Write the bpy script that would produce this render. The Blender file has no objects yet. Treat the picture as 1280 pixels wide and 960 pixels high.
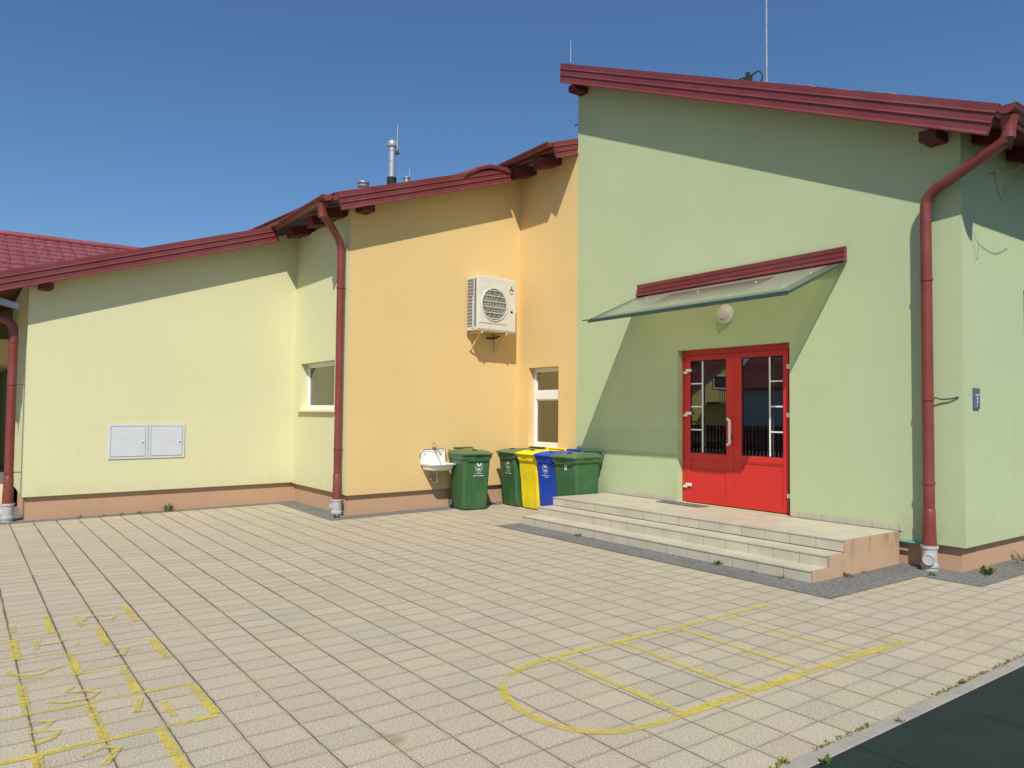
import bpy, bmesh, math, random
from mathutils import Vector, Matrix
random.seed(7)
scn = bpy.context.scene
COL = scn.collection
rad = math.radians

# ------------------------------------------------------------------ helpers
class MB:
    """collects faces, then links them as one mesh object"""
    def __init__(s): s.v = []; s.f = []; s.sm = []
    def quad(s, pts, smooth=False):
        n = len(s.v); s.v += [tuple(p) for p in pts]; s.f.append(tuple(range(n, n+len(pts)))); s.sm.append(smooth)
    def box(s, lo, hi, M=None):
        x0,y0,z0 = lo; x1,y1,z1 = hi
        p = [Vector(c) for c in ((x0,y0,z0),(x1,y0,z0),(x1,y1,z0),(x0,y1,z0),(x0,y0,z1),(x1,y0,z1),(x1,y1,z1),(x0,y1,z1))]
        if M: p = [M @ c for c in p]
        n = len(s.v); s.v += [tuple(c) for c in p]
        for f in ((3,2,1,0),(4,5,6,7),(0,1,5,4),(1,2,6,5),(2,3,7,6),(3,0,4,7)):
            s.f.append(tuple(n+i for i in f)); s.sm.append(False)
        return s
    def loft(s, rings, close=True, caps=True, smooth=False):
        n = len(s.v); k = len(rings[0])
        for r in rings: s.v += [tuple(p) for p in r]
        for i in range(len(rings)-1):
            for j in range(k if close else k-1):
                a = n+i*k+j; b = n+i*k+(j+1)%k
                s.f.append((a, b, b+k, a+k)); s.sm.append(smooth)
        if caps:
            s.f.append(tuple(n+j for j in reversed(range(k)))); s.sm.append(False)
            s.f.append(tuple(n+(len(rings)-1)*k+j for j in range(k))); s.sm.append(False)
        return s
    def tube(s, path, r, seg=12, caps=True):
        path = [Vector(p) for p in path]
        rs = r if isinstance(r, (list, tuple)) else [r]*len(path)
        up = None; rings = []
        for i, p in enumerate(path):
            d = (path[min(i+1, len(path)-1)]-path[max(i-1, 0)]).normalized()
            if up is None:
                up = d.orthogonal().normalized()
            up = (up-d*up.dot(d)).normalized()
            w = d.cross(up)
            rings.append([p+(up*math.cos(2*math.pi*j/seg)+w*math.sin(2*math.pi*j/seg))*rs[i] for j in range(seg)])
        return s.loft(rings, True, caps, True)
    def lathe(s, prof, c=(0,0,0), M=None, seg=28, caps=True):
        """profile of (radius, height) about z; M places it"""
        rings = []
        for r, z in prof:
            ring = [Vector((r*math.cos(2*math.pi*j/seg), r*math.sin(2*math.pi*j/seg), z)) for j in range(seg)]
            ring = [(M @ p if M else p)+Vector(c) for p in ring]
            rings.append(ring)
        return s.loft(rings, True, caps, True)
    def prism(s, poly, d):
        """flat polygon (3-D points) extruded along vector d"""
        d = Vector(d); a = [Vector(p) for p in poly]; b = [p+d for p in a]
        return s.loft([a, b], True, True, False)

def smooth_path(pts, rad_=0.08, n=6):
    """rounds the corners of a polyline"""
    pts = [Vector(p) for p in pts]; out = [pts[0]]
    for i in range(1, len(pts)-1):
        a, b, c = pts[i-1], pts[i], pts[i+1]
        r = min(rad_, (a-b).length*.49, (c-b).length*.49)
        p = b+(a-b).normalized()*r; q = b+(c-b).normalized()*r
        for k in range(n+1):
            t = k/n
            out.append(p*(1-t)**2+b*2*t*(1-t)+q*t*t)
    out.append(pts[-1]); return out

def tag(o, label=None, cat=None, group=None, kind=None):
    if label: o['label'] = label
    if cat: o['category'] = cat
    if group: o['group'] = group
    if kind: o['kind'] = kind
    return o

def obj(name, mb, mat, parent=None, world=False, bevel=0, fix=True, weld=False, label=None):
    me = bpy.data.meshes.new(name); me.from_pydata(mb.v, [], mb.f)
    for p, sm in zip(me.polygons, mb.sm): p.use_smooth = sm
    if fix or weld:
        bm = bmesh.new(); bm.from_mesh(me)
        if weld: bmesh.ops.remove_doubles(bm, verts=bm.verts, dist=1e-5)
        if fix: bmesh.ops.recalc_face_normals(bm, faces=bm.faces)
        bm.to_mesh(me); bm.free()
    if any(mb.sm): me.set_sharp_from_angle(angle=rad(38))
    me.materials.append(mat)
    o = bpy.data.objects.new(name, me); COL.objects.link(o)
    if parent is not None:
        o.parent = parent
        if world:
            me.transform(world_of(parent).inverted())
    if bevel:
        m = o.modifiers.new('bevel', 'BEVEL'); m.width = bevel; m.segments = 2; m.limit_method = 'ANGLE'; m.angle_limit = rad(40)
        m.harden_normals = False
    if label: o['label'] = label
    return o

def world_of(o):
    M = Matrix.Translation(o.location) @ o.rotation_euler.to_matrix().to_4x4()
    while o.parent: o = o.parent; M = Matrix.Translation(o.location) @ o.rotation_euler.to_matrix().to_4x4() @ M
    return M

def thing(name, label, cat, loc=(0,0,0), rz=0, group=None):
    o = bpy.data.objects.new(name, None); COL.objects.link(o)
    o.empty_display_size = .2; o.location = loc; o.rotation_euler = (0,0,rz)
    return tag(o, label, cat, group)

def dup(root, loc, rz, label):
    r = root.copy(); COL.objects.link(r); r.location = loc; r.rotation_euler = (0,0,rz); r['label'] = label
    for ch in list(root.children):
        c = ch.copy(); COL.objects.link(c); c.parent = r
        for g in list(ch.children):
            d = g.copy(); COL.objects.link(d); d.parent = c
    return r

# ------------------------------------------------------------------ materials
class NT:
    def __init__(s, name):
        s.m = bpy.data.materials.new(name); s.m.use_nodes = True; s.t = s.m.node_tree
        s.b = s.t.nodes['Principled BSDF']; s.out = s.t.nodes['Material Output']
    def n(s, typ, ins=None, **kw):
        nd = s.t.nodes.new(typ)
        for k, v in kw.items(): setattr(nd, k, v)
        for k, v in (ins or {}).items(): s.set(nd, k, v)
        return nd
    def set(s, nd, k, v):
        sock = nd.inputs[k]
        if isinstance(v, bpy.types.NodeSocket): s.t.links.new(v, sock)
        elif isinstance(v, bpy.types.Node): s.t.links.new(v.outputs[0], sock)
        else:
            if sock.type == 'RGBA' and len(v) == 3: v = (*v, 1)
            sock.default_value = v
    def M(s, op, a, b=None, c=None, clamp=False):
        nd = s.n('ShaderNodeMath', operation=op, use_clamp=clamp)
        for i, v in enumerate((a, b, c)):
            if v is not None: s.set(nd, i, v)
        return nd.outputs[0]
    def mix(s, f, a, b, blend='MIX'):
        nd = s.n('ShaderNodeMix', data_type='RGBA', blend_type=blend)
        s.set(nd, 0, f); s.set(nd, 6, a); s.set(nd, 7, b)
        return nd.outputs[2]
    def ramp(s, f, lo, hi, a=0., b=1.):
        nd = s.n('ShaderNodeMapRange', {0: f, 1: lo, 2: hi, 3: a, 4: b}, interpolation_type='SMOOTHSTEP')
        return nd.outputs[0]
    def noise(s, vec, scale, detail=3, rough=.55):
        return s.n('ShaderNodeTexNoise', {'Vector': vec, 'Scale': scale, 'Detail': detail, 'Roughness': rough}).outputs[0]
    def pos(s): return s.n('ShaderNodeNewGeometry').outputs['Position']
    def oc(s): return s.n('ShaderNodeTexCoord').outputs['Object']
    def P(s, **kw):
        for k, v in kw.items(): s.set(s.b, k.replace('_', ' '), v)
    def bump(s, h, strength=.3, dist=.01):
        nd = s.n('ShaderNodeBump', {'Height': h, 'Strength': strength, 'Distance': dist})
        s.set(s.b, 'Normal', nd.outputs[0])

def scale_col(c, k): return tuple(min(1, x*k) for x in c)

def plaster(name, c, var=.07, tint=None):
    t = NT(name); p = t.pos()
    big = t.noise(p, .55, 4, .6); mid = t.noise(p, 5., 4); fine = t.noise(p, 130., 2, .6); grain = t.noise(p, 42., 3, .75)
    var *= .55; k = t.mix(t.ramp(big, .3, .7), scale_col(c, 1-var), scale_col(c, 1+var*.6))
    k = t.mix(t.M('MULTIPLY', t.ramp(mid, .35, .7), .14), k, scale_col(c, .9))
    k = t.mix(t.M('MULTIPLY', t.ramp(fine, .35, .65), .4), k, scale_col(c, .88))
    k = t.mix(t.M('MULTIPLY', t.ramp(grain, .40, .68), .20), k, scale_col(c, .80))
    k = t.mix(t.M('MULTIPLY', t.ramp(grain, .44, .28), .25), k, scale_col(c, 1.12))
    # thin rain streaks of dirt that stay with the wall
    sp = t.n('ShaderNodeSeparateXYZ', {0: p})
    cv = t.n('ShaderNodeCombineXYZ', {0: t.M('MULTIPLY', sp.outputs[0], 6.), 1: t.M('MULTIPLY', sp.outputs[1], 6.), 2: t.M('MULTIPLY', sp.outputs[2], .25)})
    st = t.ramp(t.noise(cv, 1.37, 5, .6), .50, .95)
    k = t.mix(t.M('MULTIPLY', st, .22), k, scale_col(c, .72))
    # faint splash soiling close to the plinth, with an uneven upper edge
    edge = t.M('ADD', sp.outputs[2], t.M('MULTIPLY', mid, -.5))
    k = t.mix(t.M('MULTIPLY', t.ramp(edge, .0, .5, 1, 0), .12), k, (.30,.25,.17))
    t.P(Base_Color=k, Roughness=.92); t.b.inputs['Specular IOR Level'].default_value = .25
    t.bump(t.M('ADD', t.M('MULTIPLY', grain, .8), t.M('MULTIPLY', mid, .4)), .35, .006)
    return t.m

def paint(name, c, rough=.4, var=.06, scale=6., spec=.5, metal=0., dust=.0, bump=0.):
    t = NT(name); p = t.oc()
    a = t.noise(p, scale, 4); b = t.noise(p, scale*14, 3)
    k = t.mix(t.ramp(a, .3, .7), scale_col(c, 1-var), scale_col(c, 1+var))
    k = t.mix(t.M('MULTIPLY', t.ramp(b, .4, .75), .15), k, scale_col(c, .75))
    if dust:
        k = t.mix(t.M('MULTIPLY', t.ramp(t.noise(p, scale*.7, 5, .7), .4, .8), dust), k, (.42,.38,.31))
    t.P(Base_Color=k, Roughness=t.M('ADD', rough-.06, t.M('MULTIPLY', a, .12)), Metallic=metal)
    t.b.inputs['Specular IOR Level'].default_value = spec
    if bump: t.bump(b, bump, .003)
    return t.m

YEL = (.65,.632,.375); ORA = (.715,.508,.225); GRN = (.452,.525,.302)
M_yellow = plaster('yellow plaster', YEL)
M_orange = plaster('orange plaster', ORA)
M_green = plaster('green plaster', GRN)
M_cream = plaster('cream plaster', (.72,.62,.40))
M_olive = plaster('olive plaster', (.30,.31,.13))
M_plinth = plaster('terracotta plinth', (.52,.315,.195), .14)
M_red = paint('dark red sheet metal', (.165,.030,.031), .42, .10, 2., .5, dust=.07)
M_redpipe = paint('brown red pipe', (.185,.035,.026), .42, .06, 4., .5, dust=.08)
M_redwood = paint('dark red wood', (.105,.022,.020), .6, .12, 5., .3)
M_soffit = paint('soffit boards', (.15,.065,.042), .7, .15, 4., .25)
M_tile = paint('red tile sheet', (.235,.045,.050), .45, .08, 2., .5, dust=.14)
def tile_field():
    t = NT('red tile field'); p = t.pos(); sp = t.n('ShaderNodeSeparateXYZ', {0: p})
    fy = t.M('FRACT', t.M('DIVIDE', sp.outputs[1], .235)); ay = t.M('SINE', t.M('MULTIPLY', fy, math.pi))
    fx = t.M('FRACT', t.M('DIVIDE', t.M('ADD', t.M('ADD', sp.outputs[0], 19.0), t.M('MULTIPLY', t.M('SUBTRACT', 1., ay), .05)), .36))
    lap = t.M('MAXIMUM', t.ramp(fx, .80, .93), t.ramp(fx, .05, .0))  # shade in the gaps under the tile laps, painted as dark lines
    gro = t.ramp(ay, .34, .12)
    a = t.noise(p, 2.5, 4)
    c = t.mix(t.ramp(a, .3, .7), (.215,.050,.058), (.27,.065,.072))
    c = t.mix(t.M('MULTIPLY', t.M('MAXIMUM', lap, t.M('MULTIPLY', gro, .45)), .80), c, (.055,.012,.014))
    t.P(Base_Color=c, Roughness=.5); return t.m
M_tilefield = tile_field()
M_door = paint('red door paint', (.58,.028,.022), .35, .03, 3., .5)
M_white = paint('white plastic', (.76,.76,.74), .35, .03, 5., .5, dust=.05)
M_cab = paint('cabinet grey white', (.56,.585,.61), .45, .03, 5., .4, dust=.06)
M_enamel = paint('white enamel', (.80,.80,.78), .18, .03, 5., .6, dust=.08)
M_ac = paint('ac off white', (.62,.59,.51), .42, .04, 4., .4, dust=.08)
M_dark = paint('dark grille', (.035,.037,.036), .5, .1, 6., .3)
M_fin = paint('grey fins', (.16,.16,.15), .5, .1, 20., .4)
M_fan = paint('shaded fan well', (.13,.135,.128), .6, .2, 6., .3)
M_black = paint('black rubber', (.02,.02,.02), .6, .1, 6., .3)
M_steel = paint('stainless steel', (.50,.51,.52), .34, .05, 3., .6, metal=.6)
M_galv = paint('galvanised steel', (.42,.44,.45), .45, .1, 8., .5, metal=.7)
M_grey = paint('grey pvc pipe', (.40,.40,.39), .5, .06, 5., .4, dust=.2)
M_bgreen = paint('green bin plastic', (.036,.118,.042), .48, .10, 3., .4, dust=.10, bump=.1)
M_byellow = paint('yellow bin plastic', (.80,.62,.012), .45, .05, 3., .4, dust=.05, bump=.1)
M_bblue = paint('blue bin plastic', (.010,.055,.42), .45, .07, 3., .4, dust=.04, bump=.1)
M_print = paint('white print', (.72,.74,.72), .6, .1, 30., .3)
M_sticker = paint('sticker', (.70,.74,.70), .5, .08, 30., .3)
M_ochre = paint('embossed yellow', (.62,.50,.10), .6, .1, 30., .3)
M_hinge = paint('white hinge', (.78,.76,.72), .35, .04, 6., .5)
M_handle = paint('ivory handle', (.72,.68,.58), .35, .04, 6., .5)
M_dhandle = paint('grey inner handle', (.16,.16,.15), .35, .04, 6., .5)
M_brass = paint('tap metal', (.45,.38,.30), .35, .08, 10., .5, metal=.8)
M_wire = paint('dark cable', (.05,.05,.045), .6, .1, 6., .3)
M_slate = paint('blue grey panel', (.085,.11,.16), .35, .06, 8., .5)
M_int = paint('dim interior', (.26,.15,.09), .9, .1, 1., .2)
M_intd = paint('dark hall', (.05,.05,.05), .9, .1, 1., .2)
M_lens = paint('lamp glass', (.66,.62,.58), .3, .08, 14., .5)
M_mat = paint('coir mat', (.14,.135,.12), .9, .15, 20., .2)
M_teal = paint('teal strip', (.12,.42,.36), .6, .1, 10., .3)
M_tan = paint('tan curtain', (.50,.34,.24), .8, .1, 4., .2)

def glazing(name, boost=1.9, tint=(.80,.82,.80)):
    t = NT(name)
    fr = t.n('ShaderNodeFresnel', {'IOR': boost})
    tr = t.n('ShaderNodeBsdfTransparent', {'Color': tint}); gl = t.n('ShaderNodeBsdfGlossy', {'Color': (.95,.97,.97), 'Roughness': .0})
    mx = t.n('ShaderNodeMixShader', {0: fr.outputs[0], 1: tr.outputs[0], 2: gl.outputs[0]})
    t.t.links.new(mx.outputs[0], t.out.inputs[0]); return t.m
M_glass = glazing('window glass', 2.7)
M_dglass = glazing('door glass', 2.75, (.60,.62,.60))

def canopy_glass(name, tint, fac, body):
    """dusty laminated safety glass: part clear, part scattering"""
    t = NT(name); p = t.pos()
    d = t.ramp(t.noise(p, 3., 5, .65), .3, .75)
    tr = t.n('ShaderNodeBsdfTransparent', {'Color': tint}); tl = t.n('ShaderNodeBsdfTranslucent', {'Color': body}); df = t.n('ShaderNodeBsdfDiffuse', {'Color': body})
    sc = t.n('ShaderNodeMixShader', {0: .36, 1: tl.outputs[0], 2: df.outputs[0]})
    a = t.n('ShaderNodeMixShader', {0: t.M('ADD', fac-.03, t.M('MULTIPLY', d, .06)), 1: tr.outputs[0], 2: sc.outputs[0]})
    gl = t.n('ShaderNodeBsdfGlossy', {'Color': (.85,.88,.85), 'Roughness': .28})
    b = t.n('ShaderNodeMixShader', {0: t.n('ShaderNodeFresnel', {'IOR': 1.5}).outputs[0], 1: a.outputs[0], 2: gl.outputs[0]})
    t.t.links.new(b.outputs[0], t.out.inputs[0]); return t.m
M_canopy = canopy_glass('canopy glass', (.97,.96,.82), .50, (.78,.80,.68))
M_shadeband = canopy_glass('added canopy shadow band', (.66,.72,.60), .40, (.45,.52,.42))  # denser glass for the added border, gives the darker shadow bands
M_gedge = paint('glass edge', (.040,.072,.055), .25, .15, 9., .5)

def paving():
    t = NT('concrete pavers'); p = t.pos(); sp = t.n('ShaderNodeSeparateXYZ', {0: p})
    wob = t.M('MULTIPLY', t.M('SUBTRACT', t.noise(p, 9., 3), .5), .016)
    X = t.M('ADD', sp.outputs[0], wob); Y = t.M('ADD', sp.outputs[1], wob)
    v = t.M('DIVIDE', t.M('SUBTRACT', Y, .674), .301); row = t.M('FLOOR', v); fv = t.M('SUBTRACT', v, row)
    wn = t.n('ShaderNodeTexWhiteNoise', noise_dimensions='1D'); t.set(wn, 'W', row)
    stag = t.ramp(X, -7.5, -4.5, .34, .06)
    u = t.M('ADD', t.M('DIVIDE', t.M('ADD', X, 2.243), .2045), t.M('MULTIPLY', t.M('SUBTRACT', wn.outputs[0], .5), stag))
    cl = t.M('FLOOR', u); fu = t.M('SUBTRACT', u, cl)
    du = t.M('MULTIPLY', t.M('MINIMUM', fu, t.M('SUBTRACT', 1., fu)), .2045)
    dv = t.M('MULTIPLY', t.M('MINIMUM', fv, t.M('SUBTRACT', 1., fv)), .301)
    w2 = t.n('ShaderNodeTexWhiteNoise', noise_dimensions='2D'); t.set(w2, 'Vector', t.n('ShaderNodeCombineXYZ', {0: cl, 1: row}).outputs[0])
    r = w2.outputs[0]
    # width of the joints wanders; long joints along the rows are wider on the left half
    wj = t.noise(p, 1.7, 4, .7)
    wid = t.M('MULTIPLY', t.ramp(X, -9., -3.2, 1.08, .58), t.ramp(wj, .25, .75, .55, 1.5))
    jv = t.M('SUBTRACT', 1., t.ramp(t.M('DIVIDE', dv, wid), .0035, .0085))
    jbreak = t.ramp(t.noise(p, 4.3, 4, .8), .38, .60)
    ju = t.M('MULTIPLY', t.M('SUBTRACT', 1., t.ramp(t.M('DIVIDE', du, wid), .0018, .0055)), t.M('ADD', .22, t.M('MULTIPLY', jbreak, .78)))
    # the two border courses keep wide joints along the kerb
    joint = t.M('MAXIMUM', jv, ju)
    big = t.noise(p, .33, 4, .6); mid = t.noise(p, 1.6, 5, .65)
    s1 = t.noise(p, 120., 3, .8); s2 = t.noise(p, 48., 3, .75); s3 = t.n('ShaderNodeTexVoronoi', {'Vector': p, 'Scale': 130.}).outputs['Color']
    c = t.mix(r, (.392,.340,.243), (.456,.397,.286))
    c = t.mix(t.M('MULTIPLY', t.ramp(big, .44, .62), .55), c, (.44,.355,.268))
    c = t.mix(t.M('MULTIPLY', t.ramp(mid, .45, .75), .40), c, (.34,.315,.26))
    c = t.mix(t.M('MULTIPLY', t.ramp(s1, .53, .62), .75), c, (.15,.13,.09))
    c = t.mix(t.M('MULTIPLY', t.ramp(s1, .46, .36), .80), c, (.78,.71,.58))
    c = t.mix(t.M('MULTIPLY', t.ramp(s2, .54, .68), .45), c, (.25,.215,.16))
    # rust coloured and dark spots, and soiling that spreads out of the joints
    sp1 = t.ramp(t.noise(p, 2.3, 2, .4), .73, .80)
    c = t.mix(t.M('MULTIPLY', sp1, .5), c, (.24,.16,.07))
    halo = t.M('MULTIPLY', t.ramp(t.M('MINIMUM', du, dv), .0, .03, 1, 0), .28)
    c = t.mix(halo, c, (.22,.185,.12))
    moss = t.ramp(t.noise(p, 1.1, 4, .7), .45, .65)
    jc = t.mix(moss, (.085,.062,.035), (.135,.115,.030))
    col = t.mix(t.M('MULTIPLY', joint, .86), c, jc)
    t.P(Base_Color=col, Roughness=.93); t.b.inputs['Specular IOR Level'].default_value = .2
    h = t.M('ADD', t.M('MULTIPLY', t.M('SUBTRACT', 1., joint), .6), t.M('ADD', t.M('MULTIPLY', s1, .22), t.M('MULTIPLY', r, .25)))
    t.bump(h, .55, .008)
    return t.m
M_pav = paving()

def ground_mat(name, c1, c2, s=60., bump=.5, rough=.95, dots=None, tiles=0.):
    t = NT(name); p = t.pos()
    a = t.noise(p, s, 3, .7); b = t.noise(p, s*.04, 4, .6); vo = t.n('ShaderNodeTexVoronoi', {'Vector': p, 'Scale': s*1.2})
    k = t.mix(t.ramp(a, .3, .7), c1, c2)
    k = t.mix(t.M('MULTIPLY', t.ramp(b, .4, .7), .35), k, scale_col(c1, .75))
    if tiles:
        sp = t.n('ShaderNodeSeparateXYZ', {0: p}); ds = []
        for q in (sp.outputs[0], sp.outputs[1]):   # joints between the rubber tiles
            f = t.M('FRACT', t.M('DIVIDE', t.M('ADD', q, 40.153), tiles)); ds.append(t.M('MULTIPLY', t.M('MINIMUM', f, t.M('SUBTRACT', 1., f)), tiles))
        k = t.mix(t.M('MULTIPLY', t.ramp(t.M('MINIMUM', ds[0], ds[1]), .003, .010, 1, 0), .6), k, (.006,.008,.008))
    if dots: k = t.mix(t.ramp(t.noise(p, 75., 1), .76, .80), k, dots)
    t.P(Base_Color=k, Roughness=rough); t.b.inputs['Specular IOR Level'].default_value = .2
    t.bump(t.M('ADD', a, t.M('MULTIPLY', vo.outputs[0], .5)), bump, .008); return t.m
M_gravel = ground_mat('grey gravel setts', (.10,.098,.090), (.24,.235,.22), 30., .9)
M_rubber = ground_mat('dark green rubber', (.013,.026,.021), (.024,.040,.033), 70., .5, .9, (.10,.11,.10), 1.0)
M_kerb = ground_mat('concrete kerb', (.29,.265,.22), (.37,.34,.29), 90., .3)
M_soil = ground_mat('pale ground', (.20,.20,.13), (.28,.26,.18), 8., .3)
M_step = None
def step_tile():
    t = NT('cream step tiles'); p = t.pos(); sp = t.n('ShaderNodeSeparateXYZ', {0: p})
    n = t.n('ShaderNodeSeparateXYZ', {0: t.n('ShaderNodeNewGeometry').outputs['True Normal']})
    u = t.M('DIVIDE', t.M('ADD', sp.outputs[0], 9.42), .330); fu = t.M('FRACT', u)
    du = t.M('MULTIPLY', t.M('MINIMUM', fu, t.M('SUBTRACT', 1., fu)), .330)
    v = t.M('DIVIDE', t.M('SUBTRACT', sp.outputs[1], 7.16), .31); fv = t.M('FRACT', v)
    dv = t.M('MULTIPLY', t.M('MINIMUM', fv, t.M('SUBTRACT', 1., fv)), .31)
    top = t.M('GREATER_THAN', n.outputs[2], .5)
    j = t.M('SUBTRACT', 1., t.ramp(du, .002, .005))
    jt = t.M('MULTIPLY', t.M('MAXIMUM', j, t.M('SUBTRACT', 1., t.ramp(dv, .002, .005))), .22)
    joint = t.M('ADD', t.M('MULTIPLY', top, jt), t.M('MULTIPLY', t.M('SUBTRACT', 1., top), t.M('MULTIPLY', j, .75)))
    a = t.noise(p, 3., 5, .6); b = t.noise(p, 60., 3)
    c = t.mix(t.ramp(a, .3, .7), (.44,.40,.305), (.52,.475,.365)); c = t.mix(t.M('MULTIPLY', t.ramp(b, .45, .75), .2), c, (.42,.37,.30))
    c = t.mix(t.M('MULTIPLY', t.ramp(t.noise(p, 1.3, 4, .7), .55, .8), .3), c, (.40,.33,.26))
    c = t.mix(joint, c, (.16,.14,.115))
    t.P(Base_Color=c, Roughness=.5); t.bump(t.M('SUBTRACT', 1., joint), .3, .003); return t.m
M_step = step_tile()

def line_paint():
    t = NT('worn yellow line paint'); p = t.pos()
    a = t.noise(p, 34., 4, .75); b = t.noise(p, 3.2, 3, .6); f = t.noise(p, 210., 2, .7)
    cov = t.M('ADD', t.M('MULTIPLY', a, .55), t.M('ADD', t.M('MULTIPLY', b, .75), t.M('MULTIPLY', f, .45)))
    fac = t.M('MULTIPLY', t.ramp(cov, .62, 1.0), .84)
    att = t.n('ShaderNodeAttribute', attribute_name='wear')
    fac = t.M('MULTIPLY', fac, t.M('SUBTRACT', 1., att.outputs['Fac']))
    col = t.mix(t.ramp(a, .3, .7), (.56,.44,.05), (.66,.53,.10))
    t.P(Base_Color=col, Roughness=.8, Alpha=fac); return t.m
M_line = line_paint()

def leaf_mat(name, c1, c2):
    t = NT(name); k = t.mix(t.noise(t.pos(), 25., 2), c1, c2)
    t.P(Base_Color=k, Roughness=.6); t.b.inputs['Specular IOR Level'].default_value = .3; return t.m
M_leaf = leaf_mat('weed leaves', (.035,.085,.015), (.10,.16,.03))
M_moss = leaf_mat('yellow green moss', (.10,.12,.012), (.20,.20,.03))
M_dry = leaf_mat('dry weed', (.14,.12,.04), (.22,.16,.06))

# ------------------------------------------------------------------ setting
def sheet(name, poly, z, mat, kind='structure'):
    m = MB(); m.quad([(x, y, z) for x, y in poly]); o = obj(name, m, mat, fix=False); return tag(o, kind=kind)
sheet('ground', [(-400,-400),(400,-400),(400,400),(-400,400)], -.02, M_soil)
sheet('paving', [(-26,-16),(-2.243,-16),(-2.243,26),(-26,26)], 0, M_pav)
kb = MB()
y = -14.
while y < 24: kb.box((-2.243,y+.004,-.1),(-2.155,y+.996,.006)); y += 1.
tag(obj('kerb', kb, M_kerb, bevel=.006), kind='structure')
sheet('playground_surface', [(-2.153,-14),(12,-14),(12,24),(-2.153,24)], .002, M_rubber)
sheet('gravel_strip', [(-13.55,.45),(-13.92,4.86),(-11.32,4.80),(-11.66,8.7),(-10.2,8.9),(-10.2,9.4),(-12.3,9.4),(-14.6,5.6),(-14.2,.9),(-18,.9),(-18,.45)], .004, M_gravel)
sheet('gravel_bed', [(-9.48,6.70),(-3.98,6.70),(-3.98,8.46),(-3.38,8.46),(-3.38,18),(-4.2,18),(-4.2,9.4),(-9.48,9.4)], .005, M_gravel)

# ------------------------------------------------------------------ the long building
BLD = thing('building', 'long low building of yellow, orange and green plaster sections under dark red metal roofs', 'building', (-9.0, 9.0, 0))

def wall_grid(A, B, z0, ztop, th, holes, mat, name, label=None, z_extra=(), mitre=0., mitre_a=0.):
    """wall from A to B (front on the right-hand side of the run), thickness th, rectangular holes (s0,s1,z0,z1)"""
    A = Vector(A); B = Vector(B); L = (B-A).length; t = (B-A)/L; n = Vector((t.y, -t.x))
    zt = ztop if callable(ztop) else (lambda s: ztop)
    ss = sorted({0., L, *[h[0] for h in holes], *[h[1] for h in holes]})
    zs = sorted({z0, *[h[2] for h in holes], *[h[3] for h in holes], *z_extra})
    def P(s, z, o):
        if o > 0:
            if mitre and s > L-1e-6: s -= mitre
            if mitre_a and s < 1e-6: s += mitre_a
        return (A.x+t.x*s-n.x*o, A.y+t.y*s-n.y*o, z)
    m = MB()
    inh = lambda s, z: any(h[0] < s < h[1] and h[2] < z < h[3] for h in holes)
    for i in range(len(ss)-1):
        a, b = ss[i], ss[i+1]
        for j in range(len(zs)):
            lo = zs[j]; last = j == len(zs)-1
            za, zb = (zt(a), zt(b)) if last else (zs[j+1], zs[j+1])
            if inh((a+b)/2, (lo+min(za, zb))/2): continue
            m.quad([P(a,lo,0),P(b,lo,0),P(b,zb,0),P(a,za,0)])
            m.quad([P(b,lo,th),P(a,lo,th),P(a,za,th),P(b,zb,th)])
            if j == 0: m.quad([P(a,lo,0),P(a,lo,th),P(b,lo,th),P(b,lo,0)])
            if last: m.quad([P(a,za,0),P(b,zb,0),P(b,zb,th),P(a,za,th)])
            if i == 0: m.quad([P(a,lo,0),P(a,za,0),P(a,za,th),P(a,lo,th)])
            if i == len(ss)-2: m.quad([P(b,lo,0),P(b,lo,th),P(b,zb,th),P(b,zb,0)])
    for h in holes:
        a, b, lo, hi = h
        if lo > z0: m.quad([P(a,lo,0),P(b,lo,0),P(b,lo,th),P(a,lo,th)])
        m.quad([P(a,hi,0),P(a,hi,th),P(b,hi,th),P(b,hi,0)])
        m.quad([P(a,lo,0),P(a,lo,th),P(a,hi,th),P(a,hi,0)]); m.quad([P(b,lo,0),P(b,hi,0),P(b,hi,th),P(b,lo,th)])
    return obj(name, m, mat, BLD, world=True, weld=True, label=label)

OA, OB = (-11.66,5.2), (-11.99,9.0)      # orange long wall
YA, YB = (-13.75,.83), (-14.12,5.2)      # yellow long wall
def frame_of(A, B):
    A = Vector(A); B = Vector(B); t = (B-A).normalized(); n = Vector((t.y, -t.x)); return A, t, n
def loc_on(W, s, o=0, z=0):
    A, t, n = frame_of(*W); p = A+t*s+n*o; return (p.x, p.y, z)
def rz_on(W):
    A, t, n = frame_of(*W); return math.atan2(t.y, t.x)
ORW, YEW = (OA, OB), (YA, YB)

wall_grid(YA, YB, .37, lambda s: 3.469+.332*(s+.409)+.12, .35, [], M_yellow, 'wall', 'pale yellow wall with two white cabinets set into it', mitre_a=.05)
wall_grid((-18.1,.83), (-13.753,.83), .37, 3.80, .35, [], M_yellow, 'wall', 'narrow end of the pale yellow wall', mitre=.045)
wall_grid((-14.12,5.2), (-11.663,5.2), .35, 5.05, .35, [(.32,1.90,1.75,2.62)], M_yellow, 'wall', 'short yellow wall with a small window', mitre=.045)
wall_grid(OA, OB, .34, lambda s: 4.97+.337*(s+.435)+.12, .35, [], M_orange, 'wall', 'orange wall carrying the air conditioner', mitre_a=.05)
wall_grid((-11.99,9.0), (-10.252,9.0), .34, 6.60, .35, [(.315,1.226,1.08,2.615)], M_orange, 'wall', 'short orange wall with a narrow window')
GZ = lambda X: 7.759-.4353*(X+10.317)
wall_grid((-10.25,9.0), (-3.75,9.0), .285, lambda s: GZ(-10.25+s)+.12, .35, [(2.37,4.325,.386,2.725)], M_green, 'wall', 'tall green wall with the red double door')
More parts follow.
